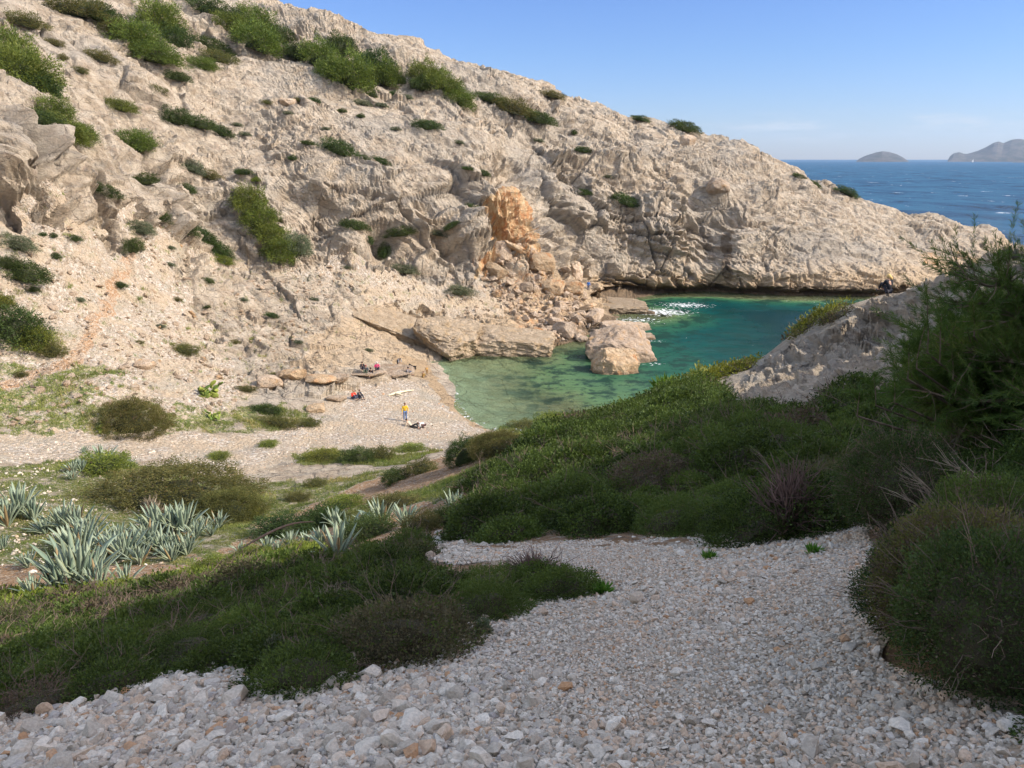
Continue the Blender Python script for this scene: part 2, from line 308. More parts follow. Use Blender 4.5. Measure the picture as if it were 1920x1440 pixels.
beach = zone([(600, 745), (690, 722), (760, 712), (798, 722), (850, 765), (905, 800), (915, 812), (870, 840), (760, 850), (640, 850), (560, 850), (440, 895), (380, 880), (300, 855), (0, 868), (-300, 880), (-300, 815), (0, 815), (330, 812), (480, 815), (600, 795)], .5)
sandm = zone([(735, 668), (800, 676), (800, 690), (840, 740), (915, 808), (893, 800), (830, 755), (798, 712), (740, 700)], .25)*sst(1.9, 1.2, Z)
grassm = zone([(-300, 690), (0, 690), (180, 690), (240, 700), (150, 760), (330, 770), (560, 760), (600, 790), (470, 810), (230, 812), (0, 808), (-300, 808)], 1)*.58
grassm = np.maximum(grassm, zone([(-300, 872), (0, 868), (230, 862), (330, 880), (480, 905), (640, 895), (740, 880), (700, 920), (560, 960), (480, 1010), (330, 1060), (0, 1060), (-300, 1060)], .8)*.62)
grassm = np.maximum(grassm, zone([(550, 845), (640, 836), (740, 842), (800, 830), (830, 845), (760, 868), (650, 872), (555, 870)], .5)*.9)
grassm = np.maximum(grassm, zone([(700, 900), (820, 870), (940, 800), (1010, 800), (980, 850), (900, 900), (820, 940), (640, 980), (500, 1000), (560, 960)], .5)*.8)
grassm = np.maximum(grassm, slope_low*.3)
pathm = zone([(480, 985), (600, 940), (700, 900), (830, 858), (960, 828), (1000, 800), (1010, 812), (960, 850), (850, 890), (720, 935), (560, 985), (490, 1005)], .3)
path2 = zone([(0, 712), (120, 680), (190, 560), (230, 470), (255, 470), (215, 570), (150, 690), (0, 735)], .3)
earthm = np.maximum(pathm*.75, path2*.62)
shade_slope = ((Yv < 60) & (X > -3+0*X)).astype(np.float32)
slab = zone([(1355, 748), (1390, 700), (1480, 650), (1560, 612), (1640, 570), (1700, 560), (1880, 470), (1980, 470), (1980, 640), (1700, 760), (1500, 790)], .5)
camscree = zone([(-500, 1480), (-300, 1400), (0, 1350), (300, 1270), (560, 1270), (800, 1180), (1080, 1080), (960, 1060), (760, 1040), (860, 980), (880, 1030), (1200, 1025), (1480, 1010), (1540, 960), (1600, 955), (1640, 1100), (1660, 1230), (1920, 1340), (2200, 1430), (2200, 1700), (-500, 1700)], .08) * (Yv < 14)
camscree = np.maximum(camscree, ((Yv < 3) & (np.abs(X) < 3)).astype(np.float32))
near_earth = (Yv < 58)*(1-slab)*(1-camscree)*sst(1.5, 4, Z)
rockm = np.maximum(rockm, slab*.55)
valley = zone([(-300, 700), (0, 690), (240, 705), (470, 735), (600, 750), (690, 724), (770, 716), (800, 715), (850, 765), (915, 812), (1010, 800), (960, 900), (600, 1100), (0, 1200), (-300, 1200)], .5)
rockm *= (1-np.maximum(beach, valley*.85))*np.where((Z < -.2) & (X < 30), .35, 1)
wallz = sst(12, 20, X)*sst(66, 56, X)*(Yv > 130)*sst(153, 147, Yv)
head = sst(18, 30, X)*(Yv > 130)
scree = np.clip(slope_low*(1-.85*low_rib)*(1-.35*sst(-22, -12, X))*.8+beach+camscree+scree_hill*.25+scree_hill2*.25, 0, 1)
scree *= (1-sandm)
wet_and_shade = sst(1.5, .25, Z+JX*.12)*(Yv > 92)*(X > 2)
ochre = sst(7, 1.5, Z+JX*.5)*sst(85, 95, Yv)*.75*sst(-20, 0, X)
ochre = np.maximum(ochre, zone([(560, 640), (720, 560), (1000, 540), (1100, 545), (1230, 560), (1230, 600), (1090, 620), (900, 650), (700, 690), (560, 720)], 1)*.55)

D = np.zeros(len(P0), np.float32)
idx = np.where(rockm > .08)[0]; p = P0[idx]; m = rockm[idx]; dark = np.zeros(len(P0), np.float32)
wall = sst(.12, .38, steep[idx])                              # 0 on easy ground, 1 on cliffs
dn_ = np.clip(np.hypot(p[:, 0], p[:, 1])/110, .35, 1.2)        # forms shrink nearer the eye
wq = p+np.c_[fbm(p/9, 3), fbm(p/9+50, 3), fbm(p/9+90, 3)]*2.2
cd, sd = math.cos(R(17)), math.sin(R(17))
q = np.c_[wq[:, 0]*cd-wq[:, 2]*sd, wq[:, 1], (wq[:, 0]*sd+wq[:, 2]*cd)]     # bedding frame, dipping to the right
wz_ = wallz[idx]; hd = head[idx]; calm = 1-.6*wz_-.35*hd*(1-wz_)
d = 1.7*(np.abs(perlin(q/np.array([15, 11, 10.])))*2-.5)*(.4+.6*wall)*(1-.4*wz_)
d += 1.3*perlin(q/np.array([24, 14, 9.])+7)*(.8-.3*wall)
gate = sst(-.1, .3, fbm(p/18+5, 2)); gate2 = sst(-.1, .3, fbm(p/11+25, 2))
g, c1, fc = worley(q/np.array([11, 7, 5.]), True); e_ = sst(0, .10, g)
d += (fc*2.0+c1*1.6)*e_*(.3+.7*wall)*calm; dk = 1-sst(0, .05, g); d -= dk*.55*(.25+.75*wall)
g, c1, fc = worley(q/np.array([4.6, 3, 1.9])+40, True); e_ = sst(0, .1, g)
d += (fc*.95+c1*.6)*e_*(.2+.8*gate)*calm; k2 = (1-sst(0, .08, g))*gate; d -= k2*.4; dk = np.maximum(dk, k2*.8)
g, c1, fc = worley(q/np.array([1.7, 1.2, .65])+80, True); e_ = sst(0, .14, g)
d += (fc*.34+c1*.24)*e_*(.2+.8*gate2)*calm; d -= (1-sst(0, .12, g))*.12*(.3+.7*gate2)
fl = np.abs(perlin(np.c_[p[:, 0]/1.9+fbm(p/4, 2)*1.4, p[:, 1]/5, p[:, 2]/11]))*2
d += (fl-.5)*(.0+.6*wz_)*wall*sst(-.3, .3, fbm(p/20+60, 2)+.3*wz_*sst(40, 30, p[:, 0]))
d += fbm(q/np.array([2.6, 1.8, .8]), 5, .58, ridge=True)*.12*(1-.4*wz_)+fbm(p/5, 3)*.22
d += (fbm(q/np.array([9, 5, .8]), 4, .55, ridge=True)-.4)*(.2+.2*wz_)
tb_ = q[:, 2]/1.9+fbm(p/6+3, 3)*1.1; fr = tb_-np.floor(tb_); d += (sst(0, .16, fr)*(1-fr)*1.5-.5)*.46*sst(-.25, .15, fbm(p/13+70, 2))*(.6+.4*wall)
tb_ = q[:, 2]/.62+fbm(p/3+13, 3)*1.2; fr = tb_-np.floor(tb_); d += (sst(0, .2, fr)*(1-fr)*1.5-.5)*.12*sst(-.2, .2, fbm(p/7+90, 2))
d += fbm(q/np.array([.8, .6, .3]), 2)*.08
jf = lambda v, w: np.exp(-(((v % 1)-.5)/w)**2)
J1 = jf((q[:, 2]+.9*fbm(p/8+21, 3))/4.6, .035)*sst(-.12, .1, perlin(p/9+61)); J2 = jf((q[:, 0]*.9+q[:, 1]*.35+1.6*fbm(p/7+33, 3))/8.5, .02)*sst(0, .15, perlin(p/7+17)); d -= .5*np.maximum(J1, J2*(.4+.6*wall))*(.35+.65*wall+.3*hd); dk = np.maximum(dk, .6*np.maximum(J1, J2)*(.4+.6*wall))
sl_ = slab[idx]; g, c1, fc = worley(np.c_[p[:, 0]*.9+p[:, 2], p[:, 1]*.9, p[:, 2]*2.2]+7, True); d += sl_*2.2*((fc*.7+c1*.5)*sst(0, .15, g)+fbm(p/2.2, 5, .6, ridge=True)*.7-.3)*1.3
jt = np.exp(-((((q[:, 2]+1.2*fbm(p/7, 2))/3.7) % 1-.5)/.03)**2)*sst(-.2, .1, perlin(p/8+44)); d -= jt*.5*wz_; dk = np.maximum(dk, jt*wz_*.7)     # bedding joints across the wall
dk *= (.3+.7*wall)
D[idx] = d*m*dn_*1.2; dark[idx] = dk*m
# loose slopes and the valley
oth = np.where(rockm < .6)[0]; po = P0[oth]; mo = 1-rockm[oth]
D[oth] += (fbm(po/3.5, 4)*.35*sst(6, 20, Yv[oth])+fbm(po/.6, 3)*.06)*mo
f1, f2, c1 = worley(po[(Yv[oth] > 25)]/.75); t_ = np.zeros(len(oth), np.float32); t_[Yv[oth] > 25] = sst(.55, .1, f1)*c1**2*.34; D[oth] += t_*mo*np.clip(scree[oth]+slope_low[oth], 0, 1)*(1-beach[oth])
# single forms: bosses, hollows and gullies (photo place, radius, push)
for px, py, r, a in [(118, 310, 5.2, 2.6), (125, 360, 4.5, 1.5), (10, 300, 5, 2.2), (0, 360, 5, 1.8), (655, 462, 4.6, 2.6), (775, 468, 5, 2.8), (880, 455, 5, 3.6), (965, 420, 5.5, -3.2), (930, 470, 3, -2.4), (330, 250, 8, 1.6), (520, 420, 6, 1.6), (430, 400, 7, 1.8),
        (700, 380, 9, 2.4), (590, 330, 6, 1.5), (1080, 380, 8, 2.2), (1170, 300, 7, 2), (1240, 400, 7, 2.4), (1400, 300, 10, 2.2), (1350, 360, 4, 1.8), (1430, 370, 5, 2), (1300, 300, 5, 1.6), (1500, 350, 6, 1.4),
        (1330, 450, 6, -2.0), (1560, 420, 8, 1.5), (960, 300, 6, -2), (1010, 330, 7, 1.8), (560, 360, 4, -1.5), (610, 420, 4, -1.4), (480, 345, 5, 1.4), (250, 410, 4, -1.2), (50, 235, 1.5, -3), (53, 262, 1.4, -3), (57, 290, 1.4, -3), (63, 318, 1.4, -3), (72, 345, 1.4, -3), (84, 370, 1.5, -3), (98, 392, 1.6, -3), (40, 408, 2.6, -2.5), (120, 415, 2.6, -2.0),
        (810, 460, 2.5, -2.2), (715, 455, 2.6, -2.2), (1250, 480, 4, 1.6), (1150, 480, 5, 1.2), (1290, 430, 3, -1.4), (900, 370, 5, 1.2), (1650, 480, 7, 1.2), (1740, 440, 7, 1.4), (700, 640, 6, .9), (640, 600, 5, .7)]:
    c = np.array(hit(px, py), np.float32); q_ = (P0-c)/r; dd_ = np.sqrt((q_**2).sum(1)); D += a*sst(1, .25, dd_+JX*.05)*np.maximum(rockm, .3)
D *= 1-camscree*(Yv < 14)
D *= 1-.93*sst(-16, -10, X)*sst(9, 5, X)*sst(93, 87, Yv)*sst(54, 58, Yv)*sst(2.6, 1.5, Z)*sst(-2, -.8, Z)
V = P0+N0*D[:, None]
# the sea has cut a notch along the foot of the cliffs and under the slab over the beach
cut = sst(11.5, 14, X)*sst(80, 70, X)*(Yv > 126)*(Yv < 152)
zc_ = 1.6-1.35*sst(17, 30, X); V[:, 1] += cut*4.2*np.exp(-((V[:, 2]-zc_)/.85)**2)*sst(zc_-1.4, zc_-.5, V[:, 2])
V[:, 1] -= cut*.9*np.exp(-((V[:, 2]-4.2-.5*JX)/1.3)**2)
cut2 = zone([(600, 600), (600, 735), (735, 690), (800, 690), (900, 668), (900, 590)], 0)
V[:, 1] += 0*cut2*3.0*np.exp(-((V[:, 2]-2.2-.03*(X+10))/.7)**2)*(Yv > 79)
V[:, 2] = np.where((Yv < 8) & (camscree < 1), V[:, 2]-.02, V[:, 2])
k = np.arange(NT_*NR).reshape(NT_, NR)
FQ = np.stack([k[:-1, :-1], k[:-1, 1:], k[1:, 1:], k[1:, :-1]], -1).reshape(-1, 4)[:, ::-1]
one = np.ones(len(P0), np.float32)
def photo_xy(V): yc = V[:, 1]*math.cos(PITCH)-(V[:, 2]-CH)*math.sin(PITCH); zc = V[:, 1]*math.sin(PITCH)+(V[:, 2]-CH)*math.cos(PITCH); yc = np.maximum(yc, .1); return 960+F*V[:, 0]/yc, 720-F*zc/yc
_u, _v = photo_xy(V)
def bare(poly, j=5): return inpoly(_u+JX*j, _v+JY*j, poly)*(V[:, 1] > 95)*1.0
scar = bare([(938, 345), (962, 350), (990, 368), (1000, 420), (1015, 470), (1040, 510), (1010, 520), (985, 470), (945, 465), (925, 485), (905, 520), (885, 522), (915, 470), (928, 440), (915, 400), (903, 385)], 4)
scar = np.maximum(scar, .45*bare([(880, 480), (960, 460), (1040, 500), (1090, 560), (1100, 640), (980, 650), (950, 600), (900, 540)], 12))
scar = np.maximum(scar, .5*bare([(1720, 470), (1760, 478), (1762, 502), (1730, 492)], 3)+.5*bare([(1780, 462), (1830, 482), (1835, 495), (1790, 482)], 3))
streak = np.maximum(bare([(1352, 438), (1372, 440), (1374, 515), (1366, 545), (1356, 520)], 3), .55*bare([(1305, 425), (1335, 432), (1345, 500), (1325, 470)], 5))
wet_and_shade = np.maximum(wet_and_shade, streak*.75)
notch_shade = cut*np.exp(-((V[:, 2]-1.2)/1.0)**2); wet_and_shade = np.maximum(wet_and_shade, notch_shade*.8)  # shade inside the notch painted dark, together with its wet rock
mA = np.c_[rockm, scree, np.clip(grassm*(1-beach*.8)*(1-pathm)*(1-path2), 0, 1)*(Yv > 17)*(1-slab), one]; mB = np.c_[scar, ochre, np.clip(earthm*(1-beach)+near_earth*.8*(Yv < 40)*(1-grassm), 0, 1), one]; mC = np.c_[np.clip(dark, 0, 1), sandm, wet_and_shade, one]
GM = ground_mat()
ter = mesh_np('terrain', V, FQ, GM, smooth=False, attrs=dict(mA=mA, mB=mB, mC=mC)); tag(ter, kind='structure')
V2 = V.reshape(NT_, NR, 3)
def top(x, y):
    """height of the finished ground at x, y (nearest mesh column and ring)"""
    th = math.atan2(x, y); i = int(np.clip(np.searchsorted(TH, th), 1, NT_-1)); i = i if abs(TH[i]-th) < abs(TH[i-1]-th) else i-1
    c = V2[i]; rr = np.hypot(c[:, 0], c[:, 1]); r = math.hypot(x, y); j = np.argmin(np.abs(rr-r)); return float(c[j, 2])
_pu = None
def seen(px, py):
    """the finished ground point met by the photo ray at px, py"""
    th = math.atan2(ray(px, py)[0], 1.0); i = int(np.clip(np.searchsorted(TH, th), 1, NT_-1)); i = i if abs(TH[i]-th) < abs(TH[i-1]-th) else i-1
    c = V2[i]; b = ray(px, py)[1]; d = (CH+b*c[:, 1])-c[:, 2]; j = np.where((d < 0) & (c[:, 1] > 1.2))[0]
    if len(j) == 0: return None
    j = j[0]; y = c[j, 1]
    if j > 0 and d[j-1] > 0: w = d[j-1]/(d[j-1]-d[j]); y = c[j-1, 1]*(1-w)+c[j, 1]*w
    a, b = ray(px, py); return Vector((a*y, y, CH+b*y))
# ------------------------------------------------ sea: one sheet to the horizon
def water_mat():
    t = NT('sea water'); P = t.pos(); dep = t.attr('depth'); foam = t.attr('foam')
    w1 = t.noise(t.mapv(P, (.55, 1.3, 1)), 1.1, 6, .62, .3)
    d = t.math('ADD', dep, t.math('MULTIPLY', t.math('SUBTRACT', t.noise(P, .12, 5), .5), 2.6))
    rp = t.n.new('ShaderNodeValToRGB'); t.l.new(t.mr(d, 0, 16), rp.inputs[0]); cr = rp.color_ramp
    pts = [(0, (.16, .16, .08)), (.035, (.085, .15, .065)), (.13, (.018, .088, .05)), (.25, (.004, .055, .050)), (.38, (.002, .026, .030)), (.75, (.006, .05, .09)), (1, (.008, .055, .13))]
    while len(cr.elements) < len(pts): cr.elements.new(.5)
    for e_, (a, c) in zip(cr.elements, pts): e_.position = a; e_.color = (*c, 1)
    rp0 = t.mr(d, 0, 16); 
    weed = t.math('MAXIMUM', t.mr(t.noise(P, .22, 6, .65), .48, .58, 0, .85), t.mr(t.noise(P, .9, 5, .65), .52, .62, 0, .7)); sh = t.mr(dep, .15, .7); shx = t.math('MULTIPLY', weed, t.math('MULTIPLY', sh, t.mr(dep, 9, 3)))
    c = t.mix(shx, rp.outputs[0], (.008, .03, .024))
    wave_shade = t.noise(t.mapv(P, (.035, .016, 1)), 1, 10, .8, .5); c = t.mix(t.math('MULTIPLY', t.mr(dep, 9, 13), t.mr(wave_shade, .38, .62)), c, (.022, .105, .19)); c = t.mix(t.math('MULTIPLY', t.mr(dep, 9, 13), t.mr(wave_shade, .5, .34)), c, (.003, .024, .062))  # light and shade of wave slopes painted into the open sea colour
    cau = t.mr(t.vor(t.mapv(P, (1, 1.6, 1)), 1.0, 'SMOOTH_F1'), .2, .9); c = t.mix(t.math('MULTIPLY', t.mr(dep, 3, .2), .5), c, t.hsv(c, .5, 1, t.mr(w1, .35, .65, .45, 1.8)))  # ripple light and dark painted into the shallow water colour
    fn = t.noise(P, 1.6, 8, .72); fm = t.mr(t.math('ADD', foam, t.math('MULTIPLY', t.math('SUBTRACT', fn, .5), 3.4)), .68, .95)
    # white caps on the open sea
    cap = t.math('MULTIPLY', t.mr(t.noise(t.mapv(P, (.05, .028, 1)), 1, 10, .74), .625, .665), t.mr(dep, 9, 13))
    fm = t.math('MAXIMUM', fm, cap); fm = t.math('MAXIMUM', fm, t.math('MULTIPLY', t.mr(t.noise(t.mapv(P, (.5, .9, 1)), 1, 6, .7), .70, .73), t.mr(dep, 2.5, 5, 0, .7)))
    c = t.mix(fm, c, (.75, .78, .78))
    h = t.math('ADD', t.noise(t.mapv(P, (.10, .30, 1)), 1, 8, .66, .4), t.math('MULTIPLY', w1, .12))
    nr = t.bump(t.noise(t.mapv(P, (.05, .16, 1)), 1, 8, .7, .3), 5.0, t.mr(dep, 6, 12, .0, .75)); nr = t.bump(w1, .22, .7, nr); nr = t.bump(t.noise(t.mapv(P, (.8, 1.2, 1)), 3.4, 4), .05, .7, nr)
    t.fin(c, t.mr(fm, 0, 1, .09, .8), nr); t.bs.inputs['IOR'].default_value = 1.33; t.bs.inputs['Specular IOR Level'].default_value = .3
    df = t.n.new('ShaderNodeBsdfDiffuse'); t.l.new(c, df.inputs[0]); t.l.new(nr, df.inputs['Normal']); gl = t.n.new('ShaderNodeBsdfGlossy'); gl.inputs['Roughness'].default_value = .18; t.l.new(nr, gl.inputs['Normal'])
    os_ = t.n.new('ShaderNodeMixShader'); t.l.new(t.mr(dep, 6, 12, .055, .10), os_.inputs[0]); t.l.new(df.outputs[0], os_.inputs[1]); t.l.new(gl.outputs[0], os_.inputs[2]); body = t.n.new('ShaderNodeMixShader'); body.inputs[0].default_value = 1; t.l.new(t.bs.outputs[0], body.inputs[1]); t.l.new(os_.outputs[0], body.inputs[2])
    tr = t.n.new('ShaderNodeBsdfTransparent'); tr.inputs[0].default_value = (.72, .93, .82, 1); mx = t.n.new('ShaderNodeMixShader')
    a = t.math('MAXIMUM', t.mr(dep, 0, 2.4, .2, .97), fm); t.l.new(a, mx.inputs[0]); t.l.new(tr.outputs[0], mx.inputs[1]); t.l.new(body.outputs[0], mx.inputs[2]); t.l.new(mx.outputs[0], t.out.inputs[0])
    return t.m
th = np.radians(np.concatenate([np.arange(-60, -4, 2), np.arange(-4, 40, .22), np.arange(40, 100, 3)]))
rr = np.concatenate([np.arange(50, 150, .4), 150*1.02**np.arange(0, 320)])
sx = (np.sin(th)[:, None]*rr).ravel(); sy = (np.cos(th)[:, None]*rr).ravel(); gz = H(sx, sy)
inside = (sx > -138) & (sx < 148) & (sy < 250); dep = np.where(inside, -gz, 25); dep = np.where(sy > 215, np.maximum(dep, 14), dep)
sp3 = np.c_[sx, sy, 0*sx].astype(np.float32)
fo = np.maximum(sst(.75, -.1, dep)*.3, sst(.32, .02, dep)*.62*(sx < 6))*sst(58, 62, sy)
for px, py, r, a in [(1200, 600, 3.8, .75), (1240, 585, 5, .9), (1285, 572, 4.5, .8), (1170, 612, 2.5, .55), (1228, 640, 1.6, .55), (1225, 682, 1.6, .6), (1185, 700, 1.2, .2), (870, 775, 1.2, .55), (890, 795, 1.5, .6), (905, 806, 1.2, .6), (845, 752, 1, .4), (1520, 566, 6, .35), (1570, 572, 6, .45), (1420, 566, 6, .25), (1060, 652, 2.5, .35), (1010, 655, 2, .3)]:
    a_, b_ = ray(px, py); y0 = -CH/b_; x0 = a_*y0; fo = np.maximum(fo, a*1.0*sst(1.5, .0, np.hypot((sx-x0)/1.5, sy-y0)/r))
wz = perlin(sp3*.5)*.05+perlin(sp3*np.array([.14, .3, 1])+9)*.08; sp3[:, 2] = wz*np.clip(dep/2, 0, 1)*(rr[None, :]*np.ones((len(th), 1))).ravel().clip(0, 400)**0
k = np.arange(len(th)*len(rr)).reshape(len(th), len(rr)); fq = np.stack([k[:-1, :-1], k[:-1, 1:], k[1:, 1:], k[1:, :-1]], -1).reshape(-1, 4)[:, ::-1]
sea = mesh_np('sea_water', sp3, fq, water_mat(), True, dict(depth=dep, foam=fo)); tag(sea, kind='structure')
# ------------------------------------------------ leaves, shrubs, thickets
def leaf_mat(name, a, b, c, transl=.3, rough=.55):
    t = NT(name); ti = t.attr('tint'); oi = t.n.new('ShaderNodeObjectInfo')
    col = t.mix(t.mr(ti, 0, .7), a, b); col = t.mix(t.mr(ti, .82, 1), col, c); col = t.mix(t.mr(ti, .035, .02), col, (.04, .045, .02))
    col = t.hsv(col, t.mr(oi.outputs['Random'], 0, 1, .485, .515), 1, t.mr(t.noise(t.pos(), .5, 3), .3, .7, .75, 1.25))
    t.bs.inputs['Specular IOR Level'].default_value = .18; col = t.mix(t.attr('dry'), col, t.mix(ti, (.06, .045, .032), (.17, .125, .085))); t.fin(col, rough)
    tr = t.n.new('ShaderNodeBsdfTranslucent'); t.l.new(t.hsv(col, .49, 1.1, 1.3), tr.inputs[0]); mx = t.n.new('ShaderNodeMixShader'); mx.inputs[0].default_value = transl
    t.l.new(t.bs.outputs[0], mx.inputs[1]); t.l.new(tr.outputs[0], mx.inputs[2]); t.l.new(mx.outputs[0], t.out.inputs[0]); return t.m
M_DARK = leaf_mat('dark evergreen leaves', (.022, .042, .012), (.06, .09, .024), (.125, .125, .04))
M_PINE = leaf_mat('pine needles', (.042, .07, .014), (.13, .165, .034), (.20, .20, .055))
M_OLIVE = leaf_mat('olive brown leaves', (.06, .07, .02), (.135, .13, .04), (.22, .15, .06))
M_GREY = leaf_mat('grey green leaves', (.07, .09, .05), (.13, .15, .085), (.2, .18, .12))
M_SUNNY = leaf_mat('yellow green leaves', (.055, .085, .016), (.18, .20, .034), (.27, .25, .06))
M_GRASS = leaf_mat('grass blades', (.09, .14, .03), (.2, .21, .06), (.38, .29, .13), .25)
M_NEARP = leaf_mat('near pine needles', (.03, .068, .014), (.085, .14, .03), (.16, .18, .05), .35)  # green of the near pine, darker than the hillside needles
M_BARK = simple('weathered bark', (.16, .115, .08), .9, .4, 6)
M_TWIG = simple('dry twigs', (.14, .10, .075), .9, .4, 3)
M_PALE = simple('pale twigs', (.22, .18, .13), .9, .4, 3)
def unit(v): return v/np.maximum(np.linalg.norm(v, axis=-1, keepdims=True), 1e-6)
def leaves(P, N, s, asp=2.2, wild=.8, rng=RNG, tri=False):
    """one small blade at every point: P root, N the way it grows, s its length"""
    n = len(P); s = np.broadcast_to(s, (n,))[:, None]
    g = unit(N+rng.normal(size=(n, 3))*wild); r = unit(np.cross(g, rng.normal(size=(n, 3))))
    w = s/asp*.5
    if tri: V = np.stack([P-r*w, P+r*w, P+g*s], 1); F_ = np.arange(3*n).reshape(n, 3)
    else: V = np.stack([P, P+g*s*.45+r*w, P+g*s, P+g*s*.45-r*w], 1); F_ = np.arange(4*n).reshape(n, 4)
    k = V.shape[1]; return V.reshape(-1, 3), F_, np.repeat(rng.random(n), k)
def tufts(P, N, s, m, spread, asp=2.2, wild=.7, rng=RNG, tri=False):
    n = len(P); ss = np.broadcast_to(s, (n,)); off = rng.normal(size=(n, m, 3)); Q = (P[:, None]+off*(ss[:, None, None]*spread)).reshape(-1, 3)
    NN = (np.repeat(N[:, None], m, 1)+off*.35).reshape(-1, 3); V, F_, t = leaves(Q, NN, np.repeat(ss, m)*rng.uniform(.7, 1.2, n*m), asp, wild, rng, tri)
    ct = np.repeat(rng.random(n), m*(3 if tri else 4)); return V, F_, np.clip(t*.3+ct*.7, 0, 1)
def sphere_pts(n, rng, zmin=-.15):
    v = unit(rng.normal(size=(n*3+20, 3))); v = v[v[:, 2] > zmin][:n]; return v
def ico(sub):
    bm = bmesh.new(); bmesh.ops.create_icosphere(bm, subdivisions=sub, radius=1); V = np.array([v.co[:] for v in bm.verts]); F_ = np.array([[v.index for v in f.verts] for f in bm.faces]); bm.free(); return V, F_
ICO = {k: ico(k) for k in (1, 2, 3, 4, 5)}
def bush_mesh(name, mat, rng, n=1200, s=.1, lump=.42, m=5, asp=2, wild=.7, rag=.19, tri=True, core=.55, up=.25, freq=1.9):
    """foliage of a unit dome: lumpy, ragged, closed inside by its dense twigs"""
    off = rng.random(3)*50
    def rad(d): return 1+lump*2*fbm(d*freq+off, 3)
    d = sphere_pts(n//m, rng); r = rad(d)*(1-np.abs(rng.normal(size=len(d)))*rag); P = d*r[:, None]
    V, F_, t = tufts(P, d+np.array([0, 0, up]), s, m, .75, asp, wild, rng, tri)
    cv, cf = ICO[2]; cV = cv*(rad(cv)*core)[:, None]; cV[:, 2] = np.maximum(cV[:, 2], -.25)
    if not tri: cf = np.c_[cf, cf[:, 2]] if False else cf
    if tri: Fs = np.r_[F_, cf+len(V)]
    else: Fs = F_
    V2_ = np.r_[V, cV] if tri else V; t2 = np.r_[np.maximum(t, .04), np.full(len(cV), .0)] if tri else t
    me = mesh_np(name, V2_, Fs, mat, attrs=dict(tint=t2), link=False); return me.data
def tube(pts, rads, k=5):
    pts = np.array(pts, float); n = len(pts); tg = unit(np.gradient(pts, axis=0)); a = unit(np.cross(tg, [.3, .2, 1.0]+0*tg)); b = np.cross(tg, a); an = np.arange(k)*2*np.pi/k
    V = pts[:, None]+(a[:, None]*np.cos(an)[None, :, None]+b[:, None]*np.sin(an)[None, :, None])*np.array(rads)[:, None, None]
    F_ = [[i*k+j, i*k+(j+1) % k, (i+1)*k+(j+1) % k, (i+1)*k+j] for i in range(n-1) for j in range(k)]; return V.reshape(-1, 3), np.array(F_)
def join(parts):
    V, F_, o = [], [], 0
    for v, f in parts: V.append(v); F_.append(f+o); o += len(v)
    return np.concatenate(V), np.concatenate(F_)
def stems_mesh(name, rng, n=7, mat=M_BARK, r0=.05, ln=.8):
    ps = []
    for i in range(n):
        a = rng.random()*6.28; t_ = rng.uniform(.2, 1.1); e_ = np.array([math.cos(a)*math.sin(t_), math.sin(a)*math.sin(t_), math.cos(t_)])*ln
        q = [np.array([0, 0, -.25])+e_*u+np.array([0, 0, .12*math.sin(u*3)])+rng.normal(size=3)*.03*(u > 0) for u in (0, .35, .7, 1)]; ps.append(tube(q, [r0, r0*.7, r0*.45, r0*.2], 4))
    V, F_ = join(ps); return mesh_np(name, V, F_, mat, link=False).data
rg = np.random.default_rng(5)
PROTO = {
 'dark': [bush_mesh('foliage', M_DARK, rg, 6500, .085) for _ in range(3)],
 'olive': [bush_mesh('foliage', M_OLIVE, rg, 5500, .085, rag=.16) for _ in range(2)],
 'grey': [bush_mesh('foliage', M_GREY, rg, 5500, .085) for _ in range(2)],
 'sunny': [bush_mesh('foliage', M_SUNNY, rg, 6500, .085) for _ in range(2)],
 'pine': [bush_mesh('foliage', M_PINE, rg, 9000, .10, lump=.5, m=6, asp=3, wild=.6, rag=.16, core=.45, up=.25, freq=2.4) for _ in range(4)],
 'big': [bush_mesh('foliage', M_OLIVE, rg, 30000, .04, lump=.3, rag=.1, freq=3) for _ in range(1)],
 'bigdark': [bush_mesh('foliage', M_DARK, rg, 30000, .04, lump=.3, rag=.1, freq=3) for _ in range(2)]}
STEM = [stems_mesh('branches', rg) for _ in range(3)]; TRUNK = [stems_mesh('trunk', rg, 4, r0=.09, ln=.9) for _ in range(2)]
def put(name, me, parent, mats=None):
    o = bpy.data.objects.new(name, me); COL.objects.link(o); o.parent = parent; return o
ORD = ['', 'first', 'second', 'third', 'fourth', 'fifth', 'sixth', 'seventh', 'eighth', 'ninth', 'tenth', 'eleventh', 'twelfth', 'thirteenth', 'fourteenth', 'fifteenth', 'sixteenth', 'seventeenth', 'eighteenth', 'nineteenth', 'twentieth']
def nth(i):
    if i <= 20: return ORD[i]
    return 'twenty-'+ORD[i-20] if i < 30 else 'thirty-'+ORD[i-30]
